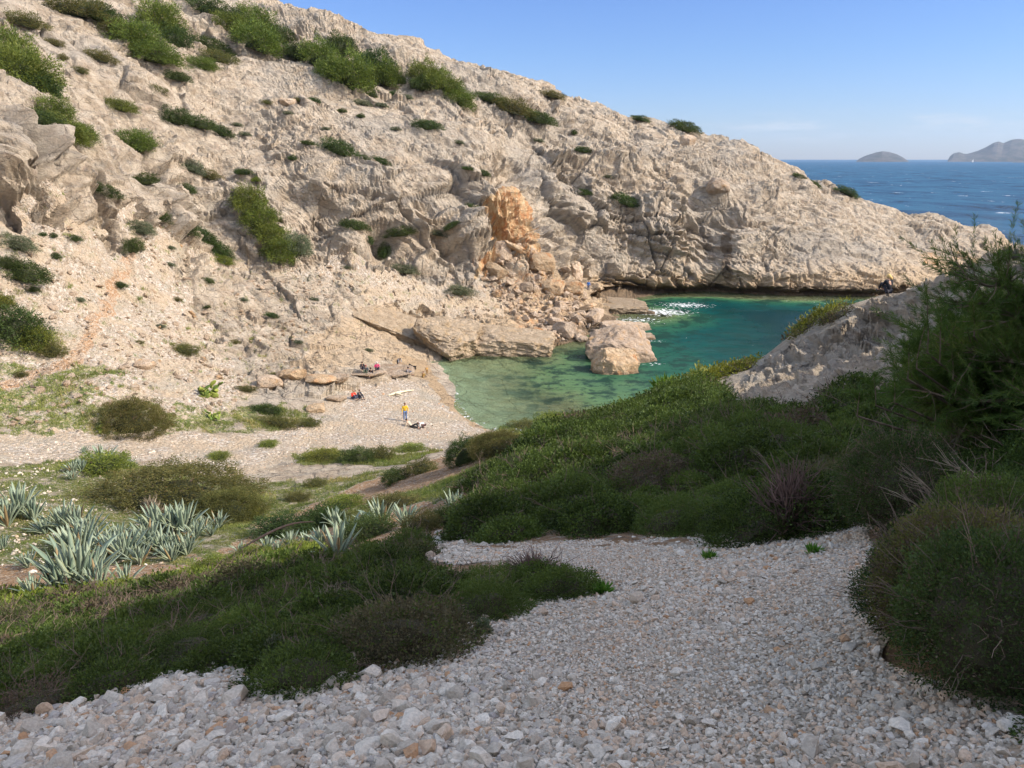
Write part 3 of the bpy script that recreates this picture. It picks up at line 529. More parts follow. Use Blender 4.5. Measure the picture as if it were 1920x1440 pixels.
# shrubs on the hill: photo x, y of the middle, width, height, lean, kind
HS = """45 120 96 70 38 pine;14 85 60 66 30 pine;72 150 60 40 30 dark;130 12 100 26 5 olive;185 20 66 36 10 dark;222 48 60 36 20 olive;255 62 80 56 20 pine;300 28 66 64 20 pine;292 96 84 40 15 pine;328 64 48 46 20 dark
395 14 90 30 20 dark;432 42 60 40 20 pine;476 34 76 52 20 pine;486 66 80 56 25 pine;528 66 52 40 25 dark;552 92 44 34 25 dark;398 84 76 30 25 dark;412 104 60 26 20 olive;600 96 66 56 25 pine;640 78 54 44 30 dark;660 128 84 74 25 pine;622 128 54 46 25 pine
696 112 72 66 25 dark;724 132 54 54 20 pine;748 144 26 26 10 dark;800 134 64 52 30 pine;832 152 70 50 30 pine;862 178 58 42 25 pine;786 152 40 34 10 dark;920 182 60 20 20 dark;962 200 84 22 18 olive;1006 218 70 20 16 dark;940 192 50 18 18 dark
60 222 96 26 15 dark;100 200 56 42 10 pine;118 238 84 46 20 pine;152 244 44 32 15 pine;224 195 56 22 15 pine;258 260 56 44 10 pine;330 212 48 36 20 dark;368 226 66 22 16 dark;412 242 50 18 22 dark;50 38 66 20 18 olive;100 78 32 14 10 olive;190 106 52 14 20 olive
118 106 16 12 0 olive;292 166 36 20 15 olive;332 140 44 20 15 dark;380 118 52 28 15 pine;358 306 50 26 30 grey;392 326 46 14 20 olive;264 336 62 22 -10 dark;344 350 44 14 18 dark;200 354 52 22 25 dark;456 322 34 8 5 dark;482 334 18 12 0 sunny;466 366 56 54 15 pine
490 400 62 56 20 pine;508 434 66 44 30 pine;524 462 58 48 20 pine;558 450 50 46 25 grey;286 394 60 24 30 dark;330 414 74 30 30 dark;372 436 76 32 28 dark;404 462 62 28 28 dark;416 486 42 12 22 sunny;264 422 48 26 20 grey;250 456 30 32 0 dark
30 450 66 28 18 grey;40 502 92 38 16 dark;12 488 40 24 15 dark;6 560 34 28 10 sunny;30 600 90 66 20 dark;66 630 58 44 15 sunny;96 652 50 28 10 olive;58 540 28 11 12 dark;634 272 70 32 20 dark;680 294 30 10 20 dark;548 294 16 12 0 dark;712 300 40 12 22 dark;576 266 26 10 10 dark
738 174 26 13 5 dark;696 176 22 12 10 dark;676 216 16 10 0 dark;716 196 24 8 10 grey;560 186 20 9 10 olive;588 186 26 10 15 dark;798 232 60 20 5 dark;764 180 20 10 10 grey;680 192 34 10 10 grey;664 420 56 16 14 dark;690 446 20 16 40 dark;752 430 56 24 -10 dark;722 462 30 40 30 dark
820 434 38 14 15 grey;886 388 38 22 20 dark;846 422 34 10 -35 dark;1094 358 32 14 8 dark;1174 378 64 8 28 dark;876 314 22 9 10 dark;906 322 26 14 20 dark;1280 237 62 14 12 dark;1200 222 34 8 15 dark;1036 178 44 8 15 olive;1498 330 28 8 25 dark;1524 344 30 8 25 dark;1588 360 42 8 28 dark;1622 369 22 7 20 dark
1094 280 36 10 8 dark;1076 246 12 12 0 dark;344 650 54 28 10 olive;388 524 24 12 15 dark;224 532 28 12 10 dark;510 590 26 8 15 dark;386 574 16 8 0 dark;496 764 62 22 5 dark;520 788 74 24 8 olive;580 788 42 24 10 olive;80 438 14 8 0 dark;138 446 30 8 10 dark;100 440 12 10 0 dark;104 478 18 12 10 dark;318 462 20 8 15 grey;318 494 20 8 15 grey
512 700 24 10 0 olive;462 728 38 10 5 olive;40 700 22 12 0 olive;968 14 1 1 0 skip;444 232 20 8 10 grey;150 130 24 14 10 olive;160 330 24 10 10 grey;860 265 22 9 10 grey;742 240 20 9 0 grey;640 206 20 9 0 dark;540 210 18 8 0 grey;500 190 20 9 10 olive;460 250 22 8 10 grey;610 240 18 8 0 grey;1010 262 20 8 8 grey;1140 330 22 7 10 grey
760 505 54 10 10 grey;940 500 20 8 0 grey;650 500 20 7 0 grey;860 545 60 8 8 grey;590 560 20 8 10 grey;690 655 20 7 5 grey;455 560 20 8 8 grey;330 560 22 9 8 olive;300 610 20 8 6 grey;150 560 20 9 10 grey;260 640 20 8 5 olive;440 640 22 8 5 olive;560 640 20 7 10 grey""".replace('\n', ';').split(';')
shr = []
for h in HS:
    a = h.split()
    if a[5] != 'skip': shr.append((*map(float, a[:5]), a[5]))
def zone_name(x, y):
    if x > 1150: return 'on the headland crest' if y < 400 else 'on the headland'
    if x > 780 and y > 300: return 'around the orange rock scar'
    if y < 165: return 'high up near the skyline'
    if x > 560 and y < 320: return 'on the middle slope'
    if y < 320: return 'on the upper left slope'
    if x < 180 and y > 420: return 'beside the path at far left'
    if y < 520: return 'among the bluffs halfway down'
    return 'on the rubble above the beach'
CW = dict(dark='dark green', pine='bright green', olive='olive brown', grey='grey green', sunny='yellow green')
cnt = {}
for s in sorted(shr, key=lambda v: v[0]):
    px, py, w, h, tl, kd = s; b = seen(px, py+h*.35)
    if b is None: continue
    dist = math.hypot(b.x, b.y); k = dist/F; big = w >= 40
    root = bpy.data.objects.new('pine_shrub' if kd == 'pine' else 'hillside_shrub', None); COL.objects.link(root)
    root.location = b; root.rotation_euler = (0, R(tl*.8), 0)
    rz = random.random()*6.28; wx = w*k*.50; hh = max(h*k*.58, wx*.46)
    me = random.choice(PROTO[kd]); f = put('foliage', me, root); f.scale = (wx, max(hh*1.3, wx*.6), hh); f.location = (0, 0, -hh*.05)
    f.rotation_euler = (0, 0, 0)
    if kd == 'pine' or w >= 50: g = put('trunk' if kd == 'pine' else 'branches', random.choice(TRUNK if kd == 'pine' else STEM), root); g.scale = (wx*.9, hh*1.1, hh*.9)
    zn = zone_name(px, py); sz = 'large' if w >= 66 else 'mid-sized' if w >= 36 else 'small'
    kk = (zn, sz, kd); cnt[kk] = cnt.get(kk, 0)+1
    tag(root, ('%s %s %s %s, %s from left' % (sz, CW[kd], 'pine' if kd == 'pine' else 'shrub', zn, nth(cnt[kk]))), 'pine' if kd == 'pine' else 'shrub', 'pines dotted over the hillside' if kd == 'pine' else 'shrubs dotted over the hillside')

# dense low scrub whose single plants nobody could count
def world_poly(pts): return np.array([hit(*p)[:2] for p in pts])
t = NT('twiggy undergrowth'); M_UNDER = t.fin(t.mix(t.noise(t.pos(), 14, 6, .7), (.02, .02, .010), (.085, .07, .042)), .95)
def thicket(name, poly, r0, r1, flat, mat, seed, k=6.5, sc=.0040, gap=.82, smin=.02, dry=.12, twg=10, hue=None):
    """bushes packed side by side inside poly, each a lumpy dome of small leaves over a twiggy heart"""
    rng = np.random.default_rng(seed); lo, hi = poly.min(0), poly.max(0); cs = []
    n = int((hi[0]-lo[0])*(hi[1]-lo[1])/(r0*r0)*6); cx = rng.uniform(lo[0], hi[0], n); cy = rng.uniform(lo[1], hi[1], n); ins = inpoly(cx, cy, poly)
    for x, y in zip(cx[ins], cy[ins]):
        r = rng.uniform(r0, r1)
        if all((x-a)**2+(y-b)**2 > (gap*(r+c)*.78)**2 for a, b, c in cs): cs.append((x, y, r))
    Vs, Fs, Ts, Ds, o = [], [], [], [], 0; cV, cF, co = [], [], 0; tw = []
    for x, y, r in cs:
        d = math.hypot(x, y); s = max(smin, sc*max(d, 3))*rng.uniform(.8, 1.25); hz = flat*rng.uniform(.75, 1.25); m = 6; off = rng.random(3)*90; ct = rng.random(); dr = float(rng.random() < dry)*rng.uniform(.4, 1); asp = rng.choice([1.5, 1.8, 2.4, 3.4])
        z0 = float(H(x, y)); nn = max(40, int(2*math.pi*r*r*(.6+.6*hz)*k/s**2/m*(1-.2*dr)))
        def rad(v): return 1+.42*fbm(v*1.7+off, 3)+.20*np.abs(perlin(v*4.5+off))
        v = sphere_pts(nn, rng, -.2); q = rad(v); dep_ = 1-np.abs(rng.normal(size=len(v)))*.13; ax = np.array([r, r, r*hz]); P_ = v*(q*dep_)[:, None]*ax
        P_[:, 2] += H(x+P_[:, 0], y+P_[:, 1])-.05; P_[:, 2] = np.maximum(P_[:, 2], H(x+P_[:, 0], y+P_[:, 1])+s*.3); P_[:, 0] += x; P_[:, 1] += y
        V, F_, t_ = tufts(P_, v+np.array([0, 0, .45]), s, m, .85, asp, .75, rng)
        pt = np.repeat(perlin(P_*2.3)*.5+.5, m*4); t_ = np.clip(t_*.62+ct*.3+pt*.3-.14, .05, 1); Vs.append(V); Fs.append(F_+o); Ts.append(t_); Ds.append(np.full(len(V), dr)*(np.repeat(rng.random(len(P_)), m*4) < .8)); o += len(V)
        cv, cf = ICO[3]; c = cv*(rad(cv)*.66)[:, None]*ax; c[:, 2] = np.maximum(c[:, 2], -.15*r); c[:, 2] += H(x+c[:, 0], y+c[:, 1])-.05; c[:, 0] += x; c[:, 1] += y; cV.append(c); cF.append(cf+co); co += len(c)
        if d < 26:
            for i in range(int(twg*(1+2*dr))):
                v0 = sphere_pts(1, rng, .0)[0]; q0 = float(rad(v0[None])[0]); a0 = np.array([x, y, z0])+v0*.6*ax; dv = v0*ax*(q0*rng.uniform(1.0, 1.3+.25*dr)-.6)+rng.normal(size=3)*.1*r
                pts = [a0+dv*u+rng.normal(size=3)*.05*r*(u > 0) for u in (0, .35, .7, 1)]; w = max(.0016, .00035*d); tw.append(tube(pts, [w*1.8, w*1.4, w, w*.5], 3))
                for _ in range(2):
                    b0 = pts[rng.integers(1, 3)]; dv2 = (dv*.45+rng.normal(size=3)*.12*r); tw.append(tube([b0, b0+dv2*.5+rng.normal(size=3)*.02, b0+dv2], [w, w*.8, w*.4], 3))
    o_ = mesh_np(name, np.concatenate(Vs), np.concatenate(Fs), mat, attrs=dict(tint=np.concatenate(Ts), dry=np.concatenate(Ds)))
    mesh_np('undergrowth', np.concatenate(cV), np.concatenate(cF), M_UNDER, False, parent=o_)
    if tw: V, F_ = join(tw); mesh_np('twigs', V, F_, M_TWIG, parent=o_)
    print(name, seed, len(cs), o//4); return o_
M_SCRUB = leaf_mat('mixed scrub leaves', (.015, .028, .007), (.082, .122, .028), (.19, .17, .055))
PA = world_poly([(-500, 1190), (-100, 1165), (0, 1155), (130, 1135), (260, 1120), (400, 1090), (520, 1065), (640, 1055), (720, 1040), (770, 1022), (790, 1030), (765, 1062), (850, 1095), (960, 1100), (1035, 1096), (1072, 1104), (1070, 1112), (985, 1140), (905, 1172), (803, 1205), (703, 1248), (622, 1280), (480, 1292), (440, 1250), (300, 1272), (150, 1325), (0, 1340), (-300, 1405), (-700, 1470)])
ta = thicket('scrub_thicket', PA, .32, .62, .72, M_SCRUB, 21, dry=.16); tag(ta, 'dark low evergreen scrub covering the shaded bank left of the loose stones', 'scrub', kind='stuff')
PB = world_poly([(872, 1015), (1000, 1020), (1200, 1008), (1340, 1005), (1440, 1008), (1520, 985), (1560, 930), (1590, 890), (1640, 860), (1640, 790), (1590, 750), (1500, 792), (1355, 764), (1335, 735), (1300, 722), (1200, 762), (1100, 788), (1015, 812), (985, 850), (930, 900), (880, 950)])
tb = thicket('scrub_thicket', PB, .5, 1.0, .8, M_SCRUB, 22, sc=.0036, dry=.07); tag(tb, 'dense green scrub over the spur between the stones and the cove', 'scrub', kind='stuff')
PA2 = world_poly([(-300, 1150), (-60, 1128), (0, 1118), (140, 1112), (250, 1105), (400, 1075), (540, 1045), (600, 1040), (560, 1068), (400, 1096), (260, 1128), (100, 1150), (0, 1165), (-300, 1200)])
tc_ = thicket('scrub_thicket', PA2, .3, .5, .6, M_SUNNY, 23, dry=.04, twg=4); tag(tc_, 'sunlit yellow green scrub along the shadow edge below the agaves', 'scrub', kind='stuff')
PC = world_poly([(1730, 1020), (1740, 1190), (1810, 1250), (1930, 1310), (2300, 1400), (2700, 1300), (2700, 500), (2100, 500), (1960, 560), (1860, 600), (1760, 680), (1700, 730), (1650, 780), (1690, 900)])
td_ = thicket('scrub_thicket', PC, .4, .7, .8, M_SCRUB, 24, dry=.12, sc=.004); tag(td_, 'dark scrub on the bank beneath the pine at right', 'scrub', kind='stuff')
PD = world_poly([(1300, 726), (1400, 690), (1420, 668), (1500, 628), (1560, 602), (1590, 590), (1570, 590), (1500, 612), (1400, 660), (1300, 712)])
te_ = thicket('scrub_thicket', PD, .4, .85, .7, M_SUNNY, 25, dry=.1, k=5); tag(te_, 'sunlit scrub fringe along the brink between pale slab and cove', 'scrub', kind='stuff')
# ------------------------------------------------ boulders, fallen blocks, loose stones
def boulder_mat(name, a, b, c, wet=False):
    t = NT(name); P = t.obj(); G_ = t.pos(); oi = t.n.new('ShaderNodeObjectInfo')
    n = t.noise(G_, 1.1, 6, .65); col = t.mix(t.mr(n, .35, .65), a, b); col = t.mix(t.mr(t.noise(G_, .7, 4), .55, .7), col, c); col = t.mix(t.mr(t.noise(G_, 4, 5, .7), .55, .8, 0, .6), col, (.22, .19, .16))
    col = t.hsv(col, .5, 1, t.mr(oi.outputs['Random'], 0, 1, .8, 1.15))
    z = t.n.new('ShaderNodeSeparateXYZ'); t.l.new(G_, z.inputs[0]); col = t.mix(t.mr(t.math('ADD', z.outputs[2], t.math('MULTIPLY', n, .6)), 1.0, .3, 0, .7), col, (.10, .08, .05)) if wet else col
    nr = t.bump(t.noise(G_, 1.3, 10, .7), .9, 1.0); nr = t.bump(t.mr(t.vor(t.mapv(G_, (1, 1, 1.5), (0, .3, 0)), .9, 'DISTANCE_TO_EDGE'), 0, .04), .3, .6, nr); nr = t.bump(t.noise(t.mapv(G_, (1, 1, 3)), 1.2, 5), .2, .6, nr)
    return t.fin(col, .92, nr)
M_B1 = boulder_mat('pale fallen limestone', (.42, .31, .21), (.54, .43, .32), (.50, .32, .17), True)
M_B2 = boulder_mat('ochre limestone', (.45, .31, .18), (.50, .38, .25), (.46, .24, .11), True)
def chunk(rng, dims, cuts=16, sub=4, rough=.05, planes=None):
    V, F_ = ICO[sub]; V = V/((np.abs(V)**7).sum(1)**(1/7))[:, None]
    pl = planes or []
    for i in range(cuts):
        n_ = unit(rng.normal(size=3)); pl = pl+[(n_, rng.uniform(.8, 1.12))]
    for n_, d_ in pl:
        n_ = unit(np.array(n_, float)); t_ = V@n_-d_; V -= np.maximum(t_, 0)[:, None]*n_
    off = rng.random(3)*99
    V += V*(fbm(V*2.2+off, 5, .55)*rough*2.2)[:, None]
    f1, c_, fc = worley(V*2.6+off, True); V += unit(V)*(fc*sst(0, .2, f1)*rough*1.4)[:, None]
    return V*np.array(dims)/1, F_
rb = np.random.default_rng(31)
CH = 24.0
CK = [mesh_np('boulder', *chunk(rb, (1, rb.uniform(.75, 1), rb.uniform(.6, .95)), 14, 3, .04), M_B1 if i % 3 else M_B2, link=False).data for i in range(9)]
def place_rock(label, px, py, wpx, asp=.8, rot=0, tilt=0, me=None, mat=None, grp=None, sink=.25, name='boulder'):
    b = seen(px, py)
    if b is None: return None
    k = b.length if False else math.hypot(b.x, b.y)/F; o = bpy.data.objects.new(name, me or CK[rb.integers(9)]); COL.objects.link(o)
    w = wpx*k*.58; o.scale = (w, w*.9, w*asp); o.rotation_euler = (R(rb.uniform(-15, 15)), R(tilt), rot or rb.random()*6.28); o.location = b+Vector((0, w*.3, w*asp*(1-sink)*.6))
    return tag(o, label, 'boulder', grp)
# the great block standing in the water, and the smaller one before it
def sea_block(name, px, py, Yo, dims, planes, label, rz, mat, seed, cuts=5, zoff=0, cat='boulder', rough=.075):
    rng = np.random.default_rng(seed); V, F_ = chunk(rng, dims, cuts, 5, rough, planes); o = mesh_np(name, V, F_, mat, smooth=False)
    a, b = ray(px, py); y = -CH/b+Yo; o.location = (a*y, y, zoff); o.rotation_euler = (0, 0, R(rz)); return tag(o, label, cat)
M_B3 = boulder_mat('pinkish limestone block', (.44, .325, .225), (.55, .43, .32), (.50, .32, .16), True)
sea_block('sea_boulder', 1158, 680, 2.6, (4.2, 3.2, 3.5), [((.3, -.42, 1), .80), ((1, -.3, .9), .92), ((-.5, -1, .15), .98), ((.5, -1, .2), 1.0), ((-.8, .0, .8), 1.12)], 'great pale limestone block standing in the cove water', 4, M_B3, 4, 4, .2)
sea_block('sea_boulder', 1152, 700, 1.0, (2.7, 1.7, 2.4), [((.2, -.5, 1), .82), ((-.9, -1, .3), .95), ((.5, -1, .3), 1.0), ((-1, 0, .7), .95)], 'smaller orange-faced block leaning before the great one in the water', 8, M_B2, 6, 4, .1)
sea_block('sea_boulder', 1175, 622, 1, (3.6, 2.2, 1.3), [((.1, -.2, 1), .6), ((.4, -1, .6), .6)], 'low flat rock awash behind the great block', 20, M_B1, 8, 5, .1)
sea_block('sea_boulder', 1205, 634, 0, (1.6, 1.1, .7), [((.1, -.2, 1), .6)], 'small dark rock awash in foam right of the flat one', 10, M_B1, 9, 5, 0)
M_BED = boulder_mat('bedded ochre limestone', (.36, .275, .18), (.48, .38, .265), (.42, .30, .17), True)
# the rounded overhanging block and the long bedded block by the beach
def shore_block(px, py, wpx, hpx, depth, label, planes, rz, seed, mat, cuts=4, tilt=0, up=.5, name='boulder', push=.35):
    rng = np.random.default_rng(seed); a, b = ray(px, py); y = -CH/b; k = y/F*1.03; w, h = wpx*k*.56, hpx*k*.62
    V, F_ = chunk(rng, (w, depth, h), cuts+4, 5, .075, planes); V[:, 1] -= (np.abs(((V[:, 2]*2.2+fbm(V*.6, 3)*1.5) % 1)-.5) < .06)*.18; o = mesh_np(name, V, F_, mat)
    o.location = (a*y, y+depth*push, h*up); o.rotation_euler = (0, R(tilt), R(rz)); return tag(o, label, 'boulder')
shore_block(838, 668, 118, 60, 4.2, 'rounded overhanging ochre block at the water edge beside the small beach', [((-.8, -.6, -.5), .6), ((.2, -.5, 1), .75), ((-.3, -1, .5), .75)], 0, 41, M_BED, 4, 6, .62)
shore_block(958, 662, 140, 44, 4, 'long bedded block lying along the water right of the overhanging one', [((0, -.3, 1), .7), ((0, -1, .1), .75)], -6, 42, M_BED, 4, 4, .5)
shore_block(742, 668, 180, 52, 4.2, 'smooth slab overhanging the sandy corner of the beach', [((.2, -.6, 1), .55), ((0, -1, -.4), .6)], 14, 43, M_BED, 3, 22, 1.0, push=.9)
shore_block(1010, 612, 110, 36, 4, 'squared ledge block below the rockfall', [((0, -.2, 1), .7), ((0, -1, .1), .7)], 0, 44, M_BED, 5, 8, 1.7, push=1.5)
shore_block(900, 640, 110, 20, 3.0, 'thin layered ledge above the long bedded block, left one', [((0, -.2, 1), .8)], 5, 51, M_BED, 6, 6, 1.9, push=1.2)
shore_block(985, 650, 90, 18, 2.6, 'thin layered ledge at the water right of the long bedded block', [((0, -.2, 1), .8)], -8, 52, M_BED, 6, 4, .6, push=.6)
shore_block(1140, 585, 130, 14, 4.5, 'low layered ledge below the person in blue', [((0, -.1, 1), .8)], -4, 53, M_BED, 6, 3, .9, push=.6)
# the rockfall below the orange scar
RF = [(962, 470, 40, 'white edged slab leaning at the top of the rockfall', .5, -30, 2), (944, 488, 32, 'tall pale pillar block at the top left of the rockfall', 1.5, 10, 1), (930, 520, 38, 'tilted ochre plate leaning left in the rockfall', 1.0, 35, 2), (1012, 500, 46, 'big ochre block high in the middle of the rockfall', .8, 10, 2),
      (1076, 518, 34, 'yellowish block standing beside the person in blue', 1.0, 0, 1), (1072, 545, 40, 'broad cracked ochre block below the yellowish one', .7, 0, 2), (1038, 552, 40, 'rust coloured pointed block in the middle of the rockfall', 1.1, 15, 2), (1095, 588, 46, 'long rust coloured block sloping down to the ledge', .42, 28, 2),
      (1060, 630, 42, 'large tan block at the water edge of the rockfall', .8, 0, 1), (1002, 628, 26, 'square tan block low left in the rockfall', .8, 5, 2), (1020, 645, 30, 'dark footed block touching the water below the rockfall', .7, 10, 1), (985, 640, 24, 'small tan block at the left foot of the rockfall', .8, 0, 1),
      (1115, 600, 34, 'block at the lower end of the long rust coloured one', .8, 20, 1), (1082, 605, 24, 'pale rounded block between ledge and rockfall', .9, 0, 1), (930, 556, 20, 'reddish stone lying left of the rockfall', .8, 0, 2), (955, 560, 16, 'smaller stone beside the reddish one left of the rockfall', .8, 0, 1),
      (1090, 640, 26, 'wet block by the water below the rust coloured one', .7, 0, 1), (1040, 610, 26, 'tan block half way down the rockfall', .8, 0, 1), (1000, 590, 24, 'ochre block on the left flank of the rockfall', .8, 0, 2), (1120, 630, 26, 'rounded boulder between the rockfall and the flat rock', .7, 0, 1), (985, 545, 26, 'square block in the upper left of the rockfall', .8, 10, 1), (1050, 580, 24, 'pale block above the tan one in the rockfall', .8, 0, 1)]
for px, py, w, lb, asp, tl, mt in RF: place_rock(lb, px, py, w, asp, 0, tl, CK[[1, 2, 4, 5, 7][rb.integers(5)]] if mt == 1 else CK[[0, 3, 6][rb.integers(3)]], None, 'blocks fallen from the orange scar')
for px, py, w, lb, asp in [(505, 728, 40, 'pale boulder in the bluff left of the beach', .8), (545, 712, 50, 'rounded ledge boulder above the beach', .6), (632, 715, 36, 'low boulder behind the couple in red and black', .5), (180, 330, 1, '', 1), (540, 196, 26, 'lone flat boulder lying on the upper slope', .6), (270, 690, 30, 'pale stone above the big rounded bush', .6), (600, 720, 50, 'flat outcrop boulder left of the couple', .5),
      (1290, 270, 24, 'rounded knob of rock on the headland', .9), (1348, 358, 34, 'round boulder lodged on the headland face', 1.0), (690, 705, 60, 'flat bedded rock that the seated group rests on', .16), (735, 700, 70, 'flat bedded rock at the corner of the sand', .14), (630, 752, 34, 'low tan rock beside the couple', .4), (590, 770, 30, 'small rock at the left edge of the beach', .5)]:
    if lb: place_rock(lb, px, py, w, asp, .3, 0, None)

# loose stones: thousands of angular pieces, nobody could count them
def stone_shapes(rng, n):
    out = []
    for i in range(n):
        bm = bmesh.new(); dm = np.array([1, rng.uniform(.6, .95), rng.uniform(.38, .75)])
        for p in unit(rng.normal(size=(rng.integers(11, 18), 3)))*rng.uniform(.75, 1.05, (1, 1))*dm: bm.verts.new(p)
        r = bmesh.ops.convex_hull(bm, input=bm.verts[:]); bmesh.ops.delete(bm, geom=[g for g in r['geom_interior'] if isinstance(g, bmesh.types.BMVert)], context='VERTS')
        bmesh.ops.bevel(bm, geom=bm.edges[:], offset=.07, segments=1, affect='EDGES') if False else None
        bmesh.ops.triangulate(bm, faces=bm.faces[:]); bm.verts.index_update(); out.append((np.array([v.co[:] for v in bm.verts]), np.array([[v.index for v in f.verts] for f in bm.faces]))); bm.free()
    return out
SH = stone_shapes(np.random.default_rng(8), 18)
def rotm(rng, n, flat=1.0):
    ax = unit(rng.normal(size=(n, 3))*[1, 1, .3]); an = rng.normal(size=n)*.55*flat; az = rng.random(n)*6.28
    K = np.zeros((n, 3, 3)); K[:, 0, 1] = -ax[:, 2]; K[:, 0, 2] = ax[:, 1]; K[:, 1, 0] = ax[:, 2]; K[:, 1, 2] = -ax[:, 0]; K[:, 2, 0] = -ax[:, 1]; K[:, 2, 1] = ax[:, 0]
    A_ = np.eye(3)+np.sin(an)[:, None, None]*K+(1-np.cos(an))[:, None, None]*(K@K); Rz = np.zeros((n, 3, 3)); Rz[:, 0, 0] = np.cos(az); Rz[:, 0, 1] = -np.sin(az); Rz[:, 1, 0] = np.sin(az); Rz[:, 1, 1] = np.cos(az); Rz[:, 2, 2] = 1
    return A_@Rz
def stones(name, P, r, mat, rng, flat=1.0, colr=None):
    Vs, Fs, Cs, o = [], [], [], 0; which = rng.integers(0, len(SH), len(P)); M = rotm(rng, len(P), flat); rc = rng.random((len(P), 3)) if colr is None else colr
    for k, (sv, sf) in enumerate(SH):
        i = np.where(which == k)[0]
        if len(i) == 0: continue
        st = rng.uniform(.75, 1.25, (len(i), 1, 3)); v = (sv[None]*st)@np.transpose(M[i], (0, 2, 1))*r[i][:, None, None]+P[i][:, None]
        f = sf[None]+(np.arange(len(i))*len(sv))[:, None, None]+o; Vs.append(v.reshape(-1, 3)); Fs.append(f.reshape(-1, 3)); Cs.append(np.repeat(np.c_[rc[i], np.ones(len(i))], len(sv), 0)); o += len(i)*len(sv)
    return mesh_np(name, np.concatenate(Vs), np.concatenate(Fs), mat, attrs=dict(stone=np.concatenate(Cs)))
def stone_mat(name, warm=0):
    t = NT(name); c = t.sep(t.attr('stone', True)); P = t.pos()
    col = t.mix(c[0], (.36, .31, .245), (.65, .585, .485)); col = t.mix(t.mr(c[1], .7, 1, 0, .8), col, (.52, .37, .25)); col = t.mix(t.mr(c[2], .93, .99, 0, .8), col, (.44, .23, .10)); col = t.mix(t.mr(c[1], .15, 0, 0, .7), col, (.34, .31, .29))
    col = t.mix(t.mr(t.noise(P, 22, 5, .7), .5, .75, 0, .55), col, (.30, .24, .18)); col = t.hsv(col, .5, 1, t.mr(t.noise(P, 60, 3), .3, .7, .85, 1.12))
    nr = t.bump(t.noise(P, 30, 6, .7), .02, .8); return t.fin(col, .93, nr)
M_ST = stone_mat('broken limestone')
rs = np.random.default_rng(17)
PS = world_poly([(-700, 1480), (-300, 1390), (0, 1342), (150, 1325), (300, 1270), (440, 1250), (480, 1290), (620, 1280), (800, 1200), (900, 1168), (1085, 1095), (1100, 1085), (1050, 1052), (940, 1052), (850, 1060), (750, 1040), (860, 980), (880, 1022), (1200, 1010), (1400, 1005), (1540, 975), (1575, 940), (1620, 960), (1640, 1100), (1650, 1240), (1760, 1300), (1920, 1350), (2200, 1420)]); PS = np.r_[PS, [(3.5, .3), (-3, .3)]]
lo, hi = PS.min(0), PS.max(0)
def scatter(n, poly, dens):
    lo, hi = poly.min(0), poly.max(0); x = rs.uniform(lo[0], hi[0], n); y = rs.uniform(lo[1], hi[1], n); k = inpoly(x, y, poly) & (rs.random(n) < dens(x, y)); return x[k], y[k]
def coarse(x, y):
    p = np.c_[x, y, 0*x].astype(np.float32); left = sst(.12, -.25, x/np.maximum(y, 1)); return np.clip(.30+.55*left+.9*perlin(p*.55+4)*.5+.25*sst(5, 2.5, np.hypot(x, y)), .05, 1)
bufs = []
x, y = scatter(70000, PS, lambda x, y: np.ones(len(x))); d = np.hypot(x, y); cz = coarse(x, y)
# small pieces bed the slope, larger ones lie over them; the grain grows with distance only where it could not be seen
area = (hi[0]-lo[0])*(hi[1]-lo[1])
def layer(n, r0, r1, gate, lift):
    x, y = scatter(n, PS, gate); d = np.hypot(x, y); cz = coarse(x, y); r = rs.uniform(r0, r1, len(x))**1.0*(.65+.8*cz); r = np.maximum(r, .0023*d); z = H(x, y)+r*lift; return np.c_[x, y, z], r
L1 = layer(int(area*2100), .014, .025, lambda x, y: np.clip(1.15*(4.2/np.maximum(np.hypot(x, y), 2.6))**1.15, 0, 1), .1)
L2 = layer(int(area*260), .022, .042, lambda x, y: np.clip(.45+coarse(x, y), 0, 1), .25)
L3 = layer(int(area*30), .038, .072, lambda x, y: np.clip(coarse(x, y)**1.6*1.3, 0, 1), .3)
L4 = layer(int(area*3.2), .065, .125, lambda x, y: np.clip(coarse(x, y)**2, 0, 1), .15)
Pq = np.concatenate([L1[0], L2[0], L3[0], L4[0]]); rq = np.concatenate([L1[1], L2[1], L3[1], L4[1]]); print('stones', len(rq))
keep = np.hypot(Pq[:, 0], Pq[:, 1]) > 1.15
cl = rs.random((len(rq), 3)); br = (Pq[:, 0]/np.maximum(Pq[:, 1], 1) > .1)*.25; cl[:, 1] = np.clip(cl[:, 1]+br*rs.random(len(rq)), 0, 1)
st = stones('loose_stones', Pq[keep], rq[keep], M_ST, rs, 1.0, cl[keep]); tag(st, 'loose angular limestone scree falling away from the camera', 'scree', kind='stuff')
